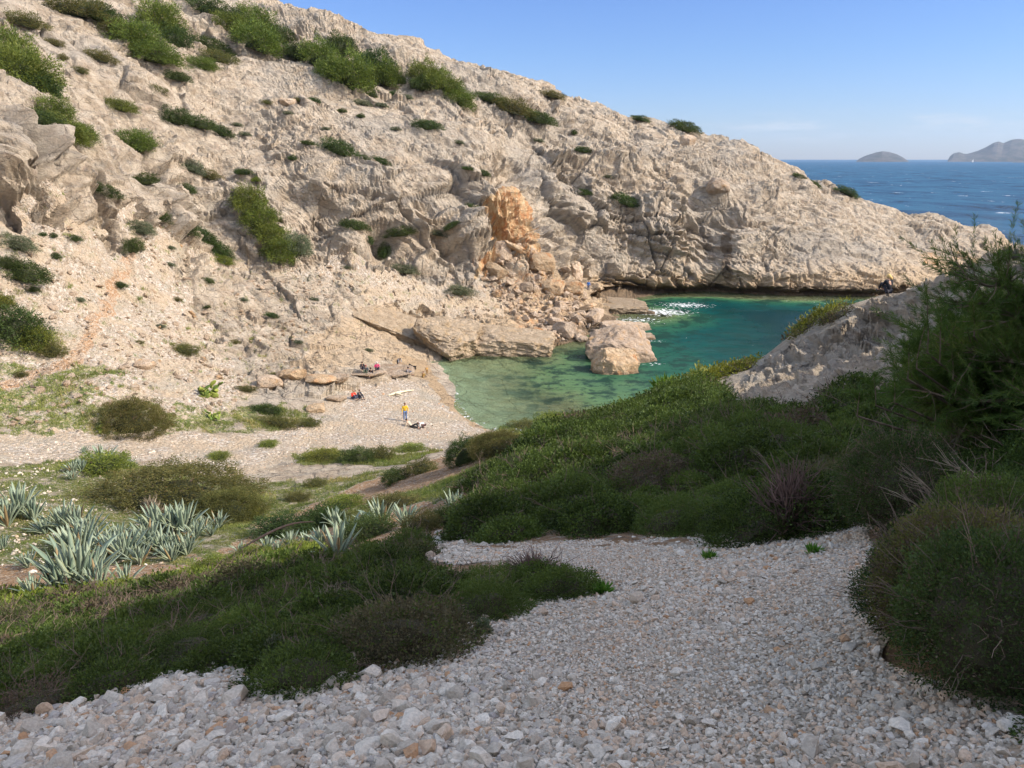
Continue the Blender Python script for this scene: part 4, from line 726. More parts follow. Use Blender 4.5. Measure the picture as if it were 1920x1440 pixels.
# the few large stones that stand out
def big_stone(px, py, wpx, label, asp=.6, col=(.8, .5, .3), rz=0, tilt=0):
    b = Vector(hit(px, py)); k = b.y/F; r = wpx*k*.55; o = stones('stone', np.array([[0, 0, 0.]]), np.array([1.]), M_ST, rs, 0, np.array([col])); o.scale = (r, r*.8, r*asp*1.6); o.rotation_euler = (R(-15), R(tilt), rz); o.location = b+Vector((0, r*.4, r*asp*.55)); return tag(o, label, 'stone')
big_stone(1060, 1300, 28, 'rust orange stone half under a pale slab on the scree', .9, (.3, .9, 1.0)); big_stone(1075, 1283, 46, 'pale slab resting on the rust orange stone', .5, (.9, .4, .1), .3, 18)
for a in [(1150, 1375, 46, 'bright white wedge stone at the bottom middle', .8, (1.6, .4, .1), .9, -25), (960, 1395, 70, 'large pale stone at the bottom edge under the middle', .55, (.9, .4, .1), .2, 10), (1515, 1308, 46, 'white flat-topped stone right of the middle of the scree', .6, (1.2, .4, .1), .4, 8), (1655, 1240, 50, 'whitish stone at the foot of the right bush', .6, (.9, .4, .1), .1, 0),
          (1775, 1325, 52, 'square tan stone before the right bushes', .7, (.6, .95, .1), .5, 5), (1890, 1385, 60, 'pale block at the lower right corner', .7, (.8, .6, .1), .2, 0), (1500, 1190, 32, 'rounded grey stone on the upper right scree', .8, (.5, .1, .1), .2, 0), (690, 1275, 60, 'broad pointed slab at the edge of the dark scrub', .5, (.8, .5, .1), .2, 14), (940, 1345, 44, 'tan angular stone near the bottom middle', .9, (.6, .9, .1), .8, -20),
          (1020, 1095 + 60, 30, 'brown-sided stone below the scrub corner', .9, (.4, .9, .1), .3, 10), (1270, 1275, 38, 'round pale stone right of the rust orange one', .8, (.8, .4, .1), .6, 0), (1120, 1410, 50, 'grey stone at the very bottom middle', .6, (.5, .1, .1), .3, 0), (1340, 1420, 44, 'small pale block at the bottom right of centre', .7, (.7, .5, .1), .1, 0), (1710, 1395, 46, 'flat stone among the lower right scree', .5, (.8, .6, .1), .7, 10)]: big_stone(*a)
# rubble of the hillside and the pale stones of the valley floor
def rubble(name, poly, n, r0, r1, label, lift=.2, ny=0):
    x, y = scatter(n, poly, lambda x, y: .35+.65*(perlin(np.c_[x, y, 0*x]*.16) > -.05)); z = np.array([top(a, b) for a, b in zip(x, y)]); r = r0*(r1/r0)**(rs.random(len(x))**2.6); k = z > .15
    o = stones(name, np.c_[x, y, z+r*lift][k], r[k], M_ST if ny == 0 else M_B1, rs); return tag(o, label, 'rubble', kind='stuff')
PV = world_poly([(-100, 870), (-100, 810), (0, 812), (330, 808), (480, 815), (600, 790), (690, 722), (800, 722), (905, 808), (870, 842), (760, 850), (640, 856), (440, 900), (300, 1060), (100, 1080), (-100, 1060)])
rubble('pale_stones', PV, 20000, .035, .15, 'pale stones strewn over the valley floor and beach', .1)
PL = world_poly([(-150, 420), (0, 435), (230, 440), (420, 475), (560, 505), (720, 510), (880, 525), (960, 560), (900, 590), (760, 600), (640, 660), (500, 735), (300, 800), (0, 800), (-150, 800)])
rubble('slope_rubble', PL, 13000, .06, .5, 'broken stones lying over the lower slope', .1, 1)
PR = world_poly([(935, 468), (1000, 470), (1060, 510), (1090, 545), (1110, 590), (1130, 625), (1100, 645), (1000, 650), (985, 600), (930, 560), (905, 530)])
rubble('rockfall_rubble', PR, 3200, .15, 1.0, 'smaller broken rock of the rockfall under the orange scar', .35, 1)
# ------------------------------------------------ single bushes and patches of the valley
def bush(name, px, py, w, h, kd, label, cat='shrub', tl=0, grp=None, stems=True, deep=1.0):
    b = seen(px, py); k = b.length if False else math.hypot(b.x, b.y, )/F
    root = bpy.data.objects.new(name, None); COL.objects.link(root); root.location = b; root.rotation_euler = (0, R(tl), 0)
    f = put('foliage', random.choice(PROTO[kd]), root); wx = w*k*.53; f.scale = (wx, wx*deep, h*k*.85); f.location = (0, wx*deep*.5, -.05*h*k)
    if stems: g = put('branches', random.choice(STEM), root); g.scale = (wx*.9, wx*deep*.9, h*k*.8); g.location = (0, wx*deep*.5, 0)
    return tag(root, label, cat, grp)
bush('rounded_shrub', 232, 812, 122, 62, 'big', 'big rounded olive bush standing alone beside the valley path', deep=.9)
bush('spreading_shrub', 300, 960, 290, 72, 'big', 'huge spreading olive brown bush behind the agaves', deep=.75)
bush('spreading_shrub', 420, 975, 130, 56, 'big', 'brownish right flank bush joined to the huge spreading one', deep=.9)
bush('leafy_shrub', 452, 972, 64, 40, 'sunny', 'fresh green leafy bush at the right tip of the spreading ones')
bush('bank_shrub', 878, 868, 90, 56, 'bigdark', 'dark rounded bush at the end of the beach, left one of two', deep=.8)
bush('bank_shrub', 935, 852, 110, 48, 'big', 'olive rounded bush at the end of the beach, right one of two', deep=.8)
bush('bank_shrub', 985, 806, 60, 18, 'olive', 'low olive bush by the foam line above the bank')
bush('bank_shrub', 1035, 800, 70, 24, 'sunny', 'sunny low bush on the brink beside the shallow water')
bush('low_shrub', 665, 868, 70, 26, 'dark', 'dark low bush in the green strip on the valley gravel')
bush('low_shrub', 712, 862, 50, 28, 'olive', 'brown topped low bush in the green strip on the valley gravel')
bush('low_shrub', 600, 866, 70, 18, 'sunny', 'flat green plant at the left of the green strip')
bush('low_shrub', 770, 848, 60, 10, 'sunny', 'thin green plant strip below the beach')
bush('low_shrub', 740, 905, 60, 26, 'dark', 'dark small bush on the grassy bank left of the path bend')
bush('low_shrub', 790, 888, 60, 24, 'olive', 'straw coloured bush on the grassy bank at the path bend')
bush('low_shrub', 500, 838, 36, 10, 'sunny', 'small green tuft alone on the valley gravel')
bush('low_shrub', 405, 862, 40, 12, 'sunny', 'small green tuft on the gravel above the spreading bush')
bush('low_shrub', 590, 912, 40, 14, 'olive', 'small olive tuft between gravel and path')
bush('low_shrub', 556, 940, 44, 16, 'olive', 'straw tinted tuft beside the lower path')
bush('low_shrub', 170, 888, 110, 26, 'sunny', 'green underbrush beneath the farther agaves')
for i, (px, py, w, h, kd) in enumerate([(520, 1010, 120, 36, 'dark'), (600, 990, 90, 40, 'dark'), (470, 1055, 80, 26, 'sunny'), (690, 1010, 110, 38, 'dark'), (790, 1000, 80, 40, 'olive'), (830, 985, 70, 36, 'dark'), (880, 935, 70, 26, 'olive'), (560, 1052, 90, 28, 'sunny'), (400, 1075, 90, 24, 'sunny'), (740, 955, 90, 24, 'olive'), (640, 955, 80, 20, 'sunny')]):
    bush('agave_bank_shrub', px, py, w, h, kd, '%s low bush on the agave bank, %s from the left' % (CW[kd], nth([px_ for px_ in sorted([520, 600, 470, 690, 790, 830, 880, 560, 400, 740, 640])].index(px)+1)), grp='low bushes on the agave bank', deep=.9)
# pale and brown dead bush on the scree edge, small fresh plant
def twig_bush(name, px, py, w, h, mat, label, n=90, lean=.2, wd=1.0):
    b = Vector(hit(px, py)); k = math.hypot(b.x, b.y)/F; rr_ = w*k*.5; hh = h*k; rng = np.random.default_rng(int(px)); tw = []
    for i in range(n):
        a = rng.random()*6.28; t_ = abs(rng.normal())*.55; e_ = np.array([math.cos(a)*math.sin(t_)*rr_*1.3+lean*hh*.3, math.sin(a)*math.sin(t_)*rr_*1.3, math.cos(t_)*hh])*rng.uniform(.7, 1.05); w0 = .0009*b.y*wd
        pts = [e_*u+rng.normal(size=3)*.05*rr_*(u > 0) for u in (0, .3, .6, 1)]; tw.append(tube(pts, [w0*2, w0*1.5, w0, w0*.5], 3))
        for _ in range(5):
            j = rng.uniform(.35, .9); b0 = e_*j; d2 = e_*.35+rng.normal(size=3)*hh*.16; tw.append(tube([b0, b0+d2*.5+rng.normal(size=3)*.02, b0+d2], [w0, w0*.8, w0*.4], 3))
    V, F_ = join(tw); o = mesh_np(name, V, F_, mat); o.location = b+Vector((0, rr_*.3, -.03)); return tag(o, label, 'shrub')
M_BRN = simple('brown dead twigs', (.13, .085, .07), .9, .4, 3)
twig_bush('dead_bush', 1480, 1010, 130, 120, M_BRN, 'reddish brown leafless bush at the edge of the green scrub', 150, .1, 1.1)
twig_bush('dead_bush', 1000, 1095, 150, 46, M_BRN, 'low tangle of dry grey brown twigs at the tip of the scrub', 130, 0, .8)
twig_bush('dry_stalks', 620, 1150, 60, 60, M_PALE, 'tuft of pale dry grass stalks in the shaded scrub', 50, .2, .6)
twig_bush('dry_stalks', 280, 970, 40, 30, M_PALE, 'reddish dry tuft in front of the spreading bush', 50, .2, .6)
def tuft_plant(name, px, py, w, h, mat, label, n=260, cat='plant', lf=1, asp=5):
    b = Vector(hit(px, py)); k = math.hypot(b.x, b.y)/F; rng = np.random.default_rng(int(px+py)); d = sphere_pts(n, rng, .05); P_ = d*np.array([w*k*.3, w*k*.3, h*k*(.3 if lf == 1 else .8)])*rng.random((len(d), 1))**(1 if lf == 1 else .4)
    V, F_, t_ = leaves(P_, d+np.array([0, 0, .5]), h*k*lf*rng.uniform(.5, .9, len(P_)), asp, .25+.5*(lf < 1), rng); o = mesh_np(name, V, F_, mat, attrs=dict(tint=np.clip(t_, .05, 1))); o.location = b; return tag(o, label, cat)
M_FRESH = leaf_mat('fresh green leaves', (.05, .12, .015), (.10, .19, .03), (.15, .22, .05))
tuft_plant('small_green_plant', 1130, 1112, 44, 30, M_FRESH, 'small vivid green plant alone on the scree by the scrub tip', 160)
tuft_plant('small_green_plant', 1525, 1038, 44, 22, M_FRESH, 'bright green seedlings at the foot of the path', 120)
tuft_plant('small_green_plant', 1330, 1048, 40, 20, M_FRESH, 'small green weed on the upper scree edge', 100)
tuft_plant('grey_spurge', 905, 1195, 70, 50, M_GREY, 'grey blue spurge at the edge of the shaded scrub', 1200, lf=.2, asp=2.5)
tuft_plant('grey_spurge', 520, 1250, 90, 90, M_GREY, 'tall grey green plant rising from the shaded scrub', 1500, lf=.14, asp=2.5)
tuft_plant('bright_tuft', 1245, 738, 30, 40, M_FRESH, 'bright green shoots on the brink above the cove water', 160)
# the nearest bushes at the right edge
def near_bush(name, px, py, rx, hz, mat, label, seed, s=.016, dry=0, asp=2.0, n=None, back=.9, cat='shrub'):
    b = Vector(hit(px, py)); rng = np.random.default_rng(seed); off = rng.random(3)*80
    def rad(v): return 1+.34*fbm(v*1.8+off, 3)+.22*np.abs(perlin(v*5+off))
    m = 6; nn = n or int(2*math.pi*rx*rx*(.6+.6*hz)*7/s**2/m); v = sphere_pts(nn, rng, -.35); q = rad(v); dp = 1-np.abs(rng.normal(size=len(v)))*.12; ax = np.array([rx, rx, rx*hz]); P_ = v*(q*dp)[:, None]*ax
    V, F_, t_ = tufts(P_, v+np.array([0, 0, .5]), s, m, .85, asp, .7, rng); pt = np.repeat(perlin(P_*2.6+off)*.5+.5, m*4); root = bpy.data.objects.new(name, None); COL.objects.link(root); root.location = b+Vector((rx*.15, rx*back, rx*hz*.2))
    mesh_np('foliage', V, F_, mat, attrs=dict(tint=np.clip(t_*.5+pt*.55-.05, .05, 1), dry=np.repeat((rng.random(nn)[:len(P_)] < dry)*1.0, m*4)), parent=root)
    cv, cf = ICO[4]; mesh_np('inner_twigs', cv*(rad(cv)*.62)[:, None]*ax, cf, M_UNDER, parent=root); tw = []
    for i in range(70):
        v0 = sphere_pts(1, rng, -.1)[0]; q0 = float(rad(v0[None])[0]); a0 = v0*.6*ax; dv = v0*ax*(q0*rng.uniform(1, 1.25)-.6)+rng.normal(size=3)*.1*rx; pts = [a0+dv*u+rng.normal(size=3)*.04*rx*(u > 0) for u in (0, .35, .7, 1)]; tw.append(tube(pts, [.004, .003, .0022, .001], 3))
        b0 = pts[2]; d2 = dv*.5+rng.normal(size=3)*.1*rx; tw.append(tube([b0, b0+d2*.5+rng.normal(size=3)*.02, b0+d2], [.0022, .0016, .001], 3))
    V, F_ = join(tw); mesh_np('twigs', V, F_, M_TWIG, parent=root); return tag(root, label, cat)
near_bush('near_shrub', 1762, 1215, .34, 1.25, M_DARK, 'fresh dark green bush at the scree edge, lower right', 61, .018)
near_bush('near_shrub', 1860, 1250, .44, 1.15, M_OLIVE, 'twiggy grey brown bush right of the fresh green one', 62, .018, .35)
near_bush('near_shrub', 1935, 1325, .42, 1.2, M_DARK, 'dense dark bush at the lower right picture edge', 63, .017, .05)
near_bush('near_shrub', 1720, 1000, .6, 1.1, M_DARK, 'blue green bush at the mouth of the path under the pine', 64, .026, .15)
near_bush('near_shrub', 1920, 1130, .5, .9, M_SCRUB, 'dull green bush below the pine at the right edge', 65, .019, .1)
# ------------------------------------------------ the wind-bent pine at the right edge
rp = np.random.default_rng(77)
pine = bpy.data.objects.new('wind_bent_pine', None); COL.objects.link(pine); PB0 = Vector((8.75, 10.6, float(H(8.75, 10.6))-.25)); pine.location = PB0; tag(pine, 'large wind-bent pine filling the right edge', 'pine')
def limb(a, dv, n=7, curl=.25, sag=0.):
    pts = [np.array(a, float)]; dv = np.array(dv, float); L_ = np.linalg.norm(dv)/n
    for i in range(n): dv = dv+rp.normal(size=3)*np.linalg.norm(dv)*curl*.35; dv = dv/np.linalg.norm(dv); pts.append(pts[-1]+dv*L_); dv = dv+np.array([-.03, -.02, .06-sag])
    return np.array(pts)
wood, shoots = [], []
tr0 = limb((0, 0, -.3), (-1.0, -.6, .95), 8, .3); wood.append(tube(tr0, np.linspace(.15, .06, 9), 8))
tr1 = limb((.2, .3, -.3), (.9, .3, 1.75), 8, .3); wood.append(tube(tr1, np.linspace(.15, .05, 9), 8))
tr2 = limb((0, -.1, -.2), (-2.2, -1.2, .30), 8, .3); wood.append(tube(tr2, np.linspace(.11, .05, 9), 7))
tr3 = limb((-1.3, .2, -.3), (.1, -.1, 2.0), 8, .2); wood.append(tube(tr3, np.linspace(.12, .05, 9), 7))
for src, nb_, spread in ((tr3, 30, .62), (tr0, 26, 1.0), (tr1, 26, 1.0), (tr2, 24, .9)):
    for i in range(nb_):
        j = rp.integers(2, len(src)); a = src[j]; az = rp.uniform(0, 6.28); dv = np.array([math.cos(az), math.sin(az)*.9, rp.uniform(-.4, .12)])*rp.uniform(.9, 1.9)*spread+np.array([-.45, -.15, .0])
        l_ = limb(a, dv, 6, .35, .02); wood.append(tube(l_, np.linspace(.035, .010, 7), 5))
        for k_ in range(17):
            b0 = l_[rp.integers(2, 7)]; d2 = dv/np.linalg.norm(dv)*.35+rp.normal(size=3)*.5+np.array([-.35, -.1, .25]); d2 = d2/np.linalg.norm(d2)*rp.uniform(.35, .75); s_ = limb(b0, d2, 4, .3); wood.append(tube(s_, np.linspace(.009, .004, 5), 4)); shoots.append(s_)
            for _ in range(2): b1 = s_[rp.integers(1, 4)]; d3 = d2*.6+rp.normal(size=3)*.16; s2 = limb(b1, d3, 3, .3); shoots.append(s2)
# upright young leaders that stand against the pale slab
for px, py, hh in [(1742, 640, .95), (1722, 670, .6), (1765, 660, .65), (1705, 690, .5), (1790, 690, .45), (1645, 740, .4), (1610, 760, .35), (1680, 735, .35), (1830, 610, .5)]:
    a, b = ray(px, py); y = 9.6; c = np.array([a*y, y, CH+b*y])-np.array(PB0); lead = limb(c-np.array([0, 0, .15]), (-.05, 0, hh), 6, .12); shoots.append(lead); wood.append(tube(lead, np.linspace(.012, .005, 7), 4)); wood.append(tube([c*.8+np.array([.2, .3, -.5]), c-np.array([0, 0, .15])], [.02, .012], 4))
    for i in range(9):
        b1 = lead[rp.integers(1, 6)]; d3 = np.array([rp.normal()*.22, rp.normal()*.22, .28])*hh*.9; shoots.append(limb(b1, d3, 3, .2))
nP, nD = [], []
for s_ in shoots:
    L_ = np.linalg.norm(np.diff(s_, axis=0), axis=1).sum(); n_ = int(30+L_*120); u = rp.random(n_)**.8*(len(s_)-1); i = np.minimum(u.astype(int), len(s_)-2); f = (u-i)[:, None]; p_ = s_[i]*(1-f)+s_[i+1]*f; t_ = unit(s_[i+1]-s_[i]); nP.append(p_); nD.append(t_*1.1+unit(rp.normal(size=(n_, 3)))*.75)
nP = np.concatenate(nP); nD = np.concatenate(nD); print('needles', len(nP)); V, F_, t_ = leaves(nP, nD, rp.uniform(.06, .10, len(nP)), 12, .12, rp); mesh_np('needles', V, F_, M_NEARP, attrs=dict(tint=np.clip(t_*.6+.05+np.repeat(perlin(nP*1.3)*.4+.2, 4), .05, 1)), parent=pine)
V, F_ = join(wood); mesh_np('trunk', V, F_, M_BARK, parent=pine)
bare = []
for px, py, y, dx in [(1830, 1010, 5.2, -.75), (1900, 930, 5.6, -.6), (1780, 960, 6.0, -.5)]:
    a, b = ray(px, py); c = np.array([a*y, y, CH+b*y])-np.array(PB0); l_ = limb(c, (dx, -.1, .35), 7, .18); bare.append(tube(l_, np.linspace(.012, .003, 8), 5))
    for i in range(12): b0 = l_[rp.integers(2, 7)]; d2 = np.array([-.22, rp.normal()*.1, rp.uniform(-.02, .2)])*rp.uniform(.7, 1.4); bare.append(tube(limb(b0, d2, 4, .3), np.linspace(.004, .0015, 5), 3))
V, F_ = join(bare); mesh_np('bare_branch', V, F_, M_PALE, parent=pine)

# ------------------------------------------------ agaves
def agave_mat():
    t = NT('agave leaves'); ti = t.attr('tint'); e_ = t.attr('edge'); n = t.noise(t.obj(), 3, 4); col = t.mix(ti, (.15, .21, .15), (.30, .35, .25)); col = t.mix(t.mr(n, .5, .75, 0, .4), col, (.30, .36, .24)); col = t.mix(t.mr(e_, .7, 1, 0, .6), col, (.42, .42, .22))
    col = t.mix(t.mr(ti, .96, 1), col, (.28, .20, .10)); t.bs.inputs['Specular IOR Level'].default_value = .3; return t.fin(col, .55)
M_AG = agave_mat()
def agave_mesh(rng, nl=26):
    Vs, Fs, Ts, Es, o = [], [], [], [], 0; S_ = 8
    for i in range(nl):
        f = (i+.5)/nl; az = i*2.39996+rng.normal()*.15; tilt = .06+.72*f**1.15+rng.normal()*.06; L_ = rng.uniform(.82, 1.08)*(1-.18*(1-f)); wd = rng.uniform(.055, .075); ti = rng.random()*.9 if rng.random() > .05 else 1; bend = rng.normal()*.25+.28*f; tw = rng.normal()*.3
        o_d = np.array([math.cos(az), math.sin(az), 0]); sd_ = np.array([-math.sin(az), math.cos(az), 0]); p = o_d*.05; ang = tilt
        for k_ in range(S_+1):
            u = k_/S_; w = wd*(.75+1.1*u-.2*u*u)*(1-u)**.62 if u < 1 else 0.0; w = max(w, .002); d_ = o_d*math.sin(ang)+np.array([0, 0, 1])*math.cos(ang); nrm = o_d*math.cos(ang)-np.array([0, 0, 1])*math.sin(ang); s3 = sd_+nrm*tw*u*.5
            Vs += [p-s3*w-nrm*w*.45, p+nrm*w*.05, p+s3*w-nrm*w*.45, p+nrm*(w*.30)]; Ts += [ti]*4; Es += [1, 0, 1, 0]
            p = p+d_*L_/S_; ang += bend/S_
        for k_ in range(S_):
            a = o+k_*4; b = a+4; Fs += [[a, a+1, b+1, b], [a+1, a+2, b+2, b+1], [a+2, a+3, b+3, b+2], [a+3, a, b, b+3]]
        o += (S_+1)*4
    return mesh_np('agave', np.array(Vs), np.array(Fs), M_AG, True, dict(tint=np.array(Ts), edge=np.array(Es, float)), link=False).data
ra = np.random.default_rng(9); AG = [agave_mesh(ra, n_) for n_ in (20, 24, 28, 32, 26)]
AGL = """35 968 88 1 in the clump at the far left;14 985 70 1 in the clump at the far left;62 975 60 1 in the clump at the far left;85 1000 50 1 in the clump at the far left;5 1030 40 1 in the clump at the far left
195 876 64 2 in the farther clump;222 880 44 2 in the farther clump;152 884 36 2 in the farther clump;137 886 34 2 in the farther clump;240 876 30 2 in the farther clump;158 850 22 2 in the farther clump;178 882 46 2 in the farther clump;135 900 28 2 in the farther clump
120 995 74 3 in the broad sunlit belt;145 1000 84 3 in the broad sunlit belt;125 1035 70 3 in the broad sunlit belt;165 1010 70 3 in the broad sunlit belt;150 1045 96 3 in the broad sunlit belt;185 1030 64 3 in the broad sunlit belt;210 1042 74 3 in the broad sunlit belt;232 1050 88 3 in the broad sunlit belt;225 1020 60 3 in the broad sunlit belt;252 1040 70 3 in the broad sunlit belt;262 1058 60 3 in the broad sunlit belt;278 1030 80 3 in the broad sunlit belt;296 1000 90 3 in the broad sunlit belt;306 1040 74 3 in the broad sunlit belt;322 1052 56 3 in the broad sunlit belt;320 1000 80 3 in the broad sunlit belt;344 1000 90 3 in the broad sunlit belt;334 1036 66 3 in the broad sunlit belt;366 1010 56 3 in the broad sunlit belt;350 1040 60 3 in the broad sunlit belt;382 995 48 3 in the broad sunlit belt;410 990 50 3 in the broad sunlit belt;396 1004 34 3 in the broad sunlit belt;270 1006 56 3 in the broad sunlit belt;52 1064 46 3 in the broad sunlit belt
148 1104 150 4 in the big front group;110 1112 90 4 in the big front group;185 1108 84 4 in the big front group;62 1120 64 4 in the big front group;235 1100 70 4 in the big front group;168 1100 110 4 in the big front group;128 1108 110 4 in the big front group;38 1118 30 4 in the big front group
452 1042 44 5 near the dark stalk;500 1036 52 5 near the dark stalk;478 1046 30 5 near the dark stalk;545 1024 48 5 near the dark stalk;575 1024 46 5 near the dark stalk;522 1036 40 5 near the dark stalk
632 1050 120 6 in the middle group;650 1012 84 6 in the middle group;600 1020 56 6 in the middle group;626 985 56 6 in the middle group;715 985 84 7 right of the middle group;762 988 76 7 right of the middle group;684 985 50 7 right of the middle group
852 962 74 8 at the edge of the dark scrub;878 930 40 8 at the edge of the dark scrub;902 918 18 8 at the edge of the dark scrub;1668 660 1 9 x""".replace('\n', ';').split(';')
rows = []
for a in AGL:
    q_ = a.split(' ', 4)
    if q_[3] != '9': rows.append((int(q_[0]), int(q_[1]), int(q_[2]), q_[3], q_[4]))
cnt = {}
for px, py, h, g, where in sorted(rows):
    b = seen(px, py)
    if b is None: continue
    k = math.hypot(b.x, b.y)/F; o = bpy.data.objects.new('agave', AG[ra.integers(5)]); COL.objects.link(o); s_ = h*k*.8; o.scale = (s_*.95, s_*.95, s_); o.location = b-Vector((0, 0, .04)); o.rotation_euler = (ra.normal()*.08, ra.normal()*.08, ra.random()*6.28)
    sz = 'tall' if h >= 80 else 'mid-sized' if h >= 50 else 'small'; kk = (g, sz); cnt[kk] = cnt.get(kk, 0)+1
    tag(o, '%s blue green agave %s, %s such from the left' % (sz, where, nth(cnt[kk])), 'agave', 'agaves on the sunny bank')
# the dead flower stalk lying over the bank
a0 = np.array(hit(455, 1075))+[0, 0, .62]; a1 = np.array(seen(592, 1020))+[0, 0, .95]; pts = [a0*(1-u)+a1*u+np.array([0, 0, .22*math.sin(u*3.1)]) for u in np.linspace(0, 1, 9)]; V, F_ = tube(pts, [.008, .03, .036, .036, .034, .032, .028, .024, .01], 7); M_STALK = simple('dead dark stalk', (.035, .022, .018), .85, .3, 5)
tag(mesh_np('dead_agave_stalk', V, F_, M_STALK, True), 'dark dead flower stalk leaning across the agave bank', 'stalk')
# prickly pears at the foot of the rubble slope
M_PEAR = leaf_mat('prickly pear pads', (.10, .15, .03), (.21, .24, .05), (.3, .28, .08), .05)
def pear(px, py, w, label, seed):
    rng = np.random.default_rng(seed); b = seen(px, py); k = math.hypot(b.x, b.y)/F; sv, sf = ICO[2]; ps = []; par = [(np.array([0, 0, .05]), 0)]
    for i in range(34):
        p0, lv = par[rng.integers(len(par))]; dv = unit(rng.normal(size=3)*[1, 1, .35]+[0, 0, .6]); L_ = rng.uniform(.14, .2); c = p0+dv*L_; a = unit(np.cross(dv, rng.normal(size=3))); b_ = np.cross(dv, a); ps.append((c+sv[:, :1]*a*L_*.62+sv[:, 1:2]*b_*L_*.16+sv[:, 2:]*dv*L_, sf))
        if lv < 4: par.append((c+dv*L_*.8, lv+1))
        par.append((c*[1, 1, 0]+rng.normal(size=3)*[.06, .05, 0], 0))
    V, F_ = join(ps); o = mesh_np('prickly_pear', V, F_, M_PEAR, True, dict(tint=np.repeat(rng.random(len(ps))*.9+.05, len(sv)))); s_ = w*k*.62; o.scale = (s_, s_, s_); o.location = b; return tag(o, label, 'cactus')
pear(390, 738, 66, 'wide yellow green prickly pear on the foot of the slope', 3); pear(402, 786, 34, 'small prickly pear above the valley gravel', 4); pear(190, 808, 30, 'small prickly pear at the left foot of the rounded bush', 5)
# grass over the valley and the bank
rgx = np.random.default_rng(41); gp = np.where((mA[:, 2]-.5+fbm(P0*.9, 4)*.9 > .12) & (Yv > 18) & (Yv < 85) & (np.abs(X/np.maximum(Yv, 1)) < .9))[0]; gp = rgx.choice(gp, min(len(gp), 15000), False); gb = V2.reshape(-1, 3)[gp]; m = 7
gs = np.repeat(rgx.uniform(.6, 1.3, len(gb))*np.maximum(.10, .0042*gb[:, 1]), m); gq = np.repeat(gb, m, 0)+rgx.normal(size=(len(gb)*m, 3))*[.12, .12, .0]; V, F_, t_ = leaves(gq-[0, 0, .02], np.tile([0, 0, 1.], (len(gq), 1)), gs, 6, .4, rgx, True)
tag(mesh_np('grass', V, F_, M_GRASS, attrs=dict(tint=np.clip(t_*.5+np.repeat(perlin(gq*.35)*.6+.3, 3), .05, 1))), 'short grass and weeds over the sunlit valley floor', 'grass', kind='stuff')
# ------------------------------------------------ people
def cloth(name, c, rough=.85):
    t = NT(name); return t.fin(t.hsv(c if False else t.mix(t.noise(t.obj(), 14, 3), tuple(v*.8 for v in c), tuple(min(1, v*1.15) for v in c))), rough)
SKIN = cloth('skin', (.52, .32, .22), .6); _cl = {}
def clo(c):
    k = tuple(c)
    if k not in _cl: _cl[k] = cloth('cloth', c)
    return _cl[k]
def skin_mesh(name, pts, edges, rad, mat, parent, sub=2):
    me = bpy.data.meshes.new(name); me.from_pydata(pts, edges, []); me.materials.append(mat); o = bpy.data.objects.new(name, me); COL.objects.link(o); o.parent = parent
    md = o.modifiers.new('skin', 'SKIN'); md.use_smooth_shade = True
    for v, r in zip(me.skin_vertices[0].data, rad): v.radius = (r, r) if isinstance(r, (int, float)) else r
    me.skin_vertices[0].data[0].use_root = True
    s = o.modifiers.new('sub', 'SUBSURF'); s.levels = sub; s.render_levels = sub; return o
def blob(name, c, r, mat, parent, cut=None):
    V, F_ = ICO[3]; V = V*np.array(r)
    if cut is not None: V = V+0; V[:, 2] = np.maximum(V[:, 2], cut)
    o = mesh_np(name, V+np.array(c), F_, mat, True, parent=parent); return o
# joints, metres, facing -y; x is the person's left seen from the front
POSE = {
 'stand': dict(hip=(0, 0, .95), waist=(0, 0, 1.1), chest=(0, -.02, 1.33), neck=(0, -.03, 1.5), head=(0, -.07, 1.64), sh=.18, el=[(.27, -.02, 1.14), (-.27, -.02, 1.14)], wr=[(.25, -.14, .92), (-.25, -.12, .9)], kn=[(.1, -.03, .5), (-.1, -.02, .5)], an=[(.11, 0, .09), (-.11, .02, .09)]),
 'sit': dict(hip=(0, 0, .12), waist=(0, .02, .28), chest=(0, -.03, .5), neck=(0, -.08, .66), head=(0, -.13, .8), sh=.17, el=[(.27, -.14, .38), (-.27, -.14, .38)], wr=[(.16, -.34, .36), (-.14, -.34, .38)], kn=[(.14, -.4, .46), (-.14, -.38, .48)], an=[(.12, -.62, .07), (-.1, -.6, .07)]),
 'recline': dict(hip=(0, 0, .12), waist=(0, .13, .2), chest=(0, .33, .34), neck=(0, .46, .44), head=(0, .52, .57), sh=.17, el=[(.3, .42, .2), (-.3, .42, .2)], wr=[(.32, .5, .04), (-.32, .48, .04)], kn=[(.12, -.4, .36), (-.1, -.42, .14)], an=[(.1, -.72, .06), (-.1, -.86, .08)]),
 'crouch': dict(hip=(0, .12, .3), waist=(0, .02, .42), chest=(0, -.2, .52), neck=(0, -.36, .52), head=(0, -.48, .5), sh=.17, el=[(.22, -.36, .28), (-.22, -.36, .28)], wr=[(.1, -.52, .12), (-.08, -.54, .12)], kn=[(.18, -.2, .34), (-.18, -.2, .34)], an=[(.13, .08, .06), (-.13, .08, .06)]),
 'bend': dict(hip=(0, 0, .9), waist=(0, -.08, 1.02), chest=(0, -.26, 1.15), neck=(0, -.4, 1.2), head=(0, -.52, 1.2), sh=.17, el=[(.22, -.4, .92), (-.22, -.4, .92)], wr=[(.16, -.48, .68), (-.16, -.5, .66)], kn=[(.1, -.06, .48), (-.1, .04, .48)], an=[(.1, 0, .08), (-.12, .14, .08)])}
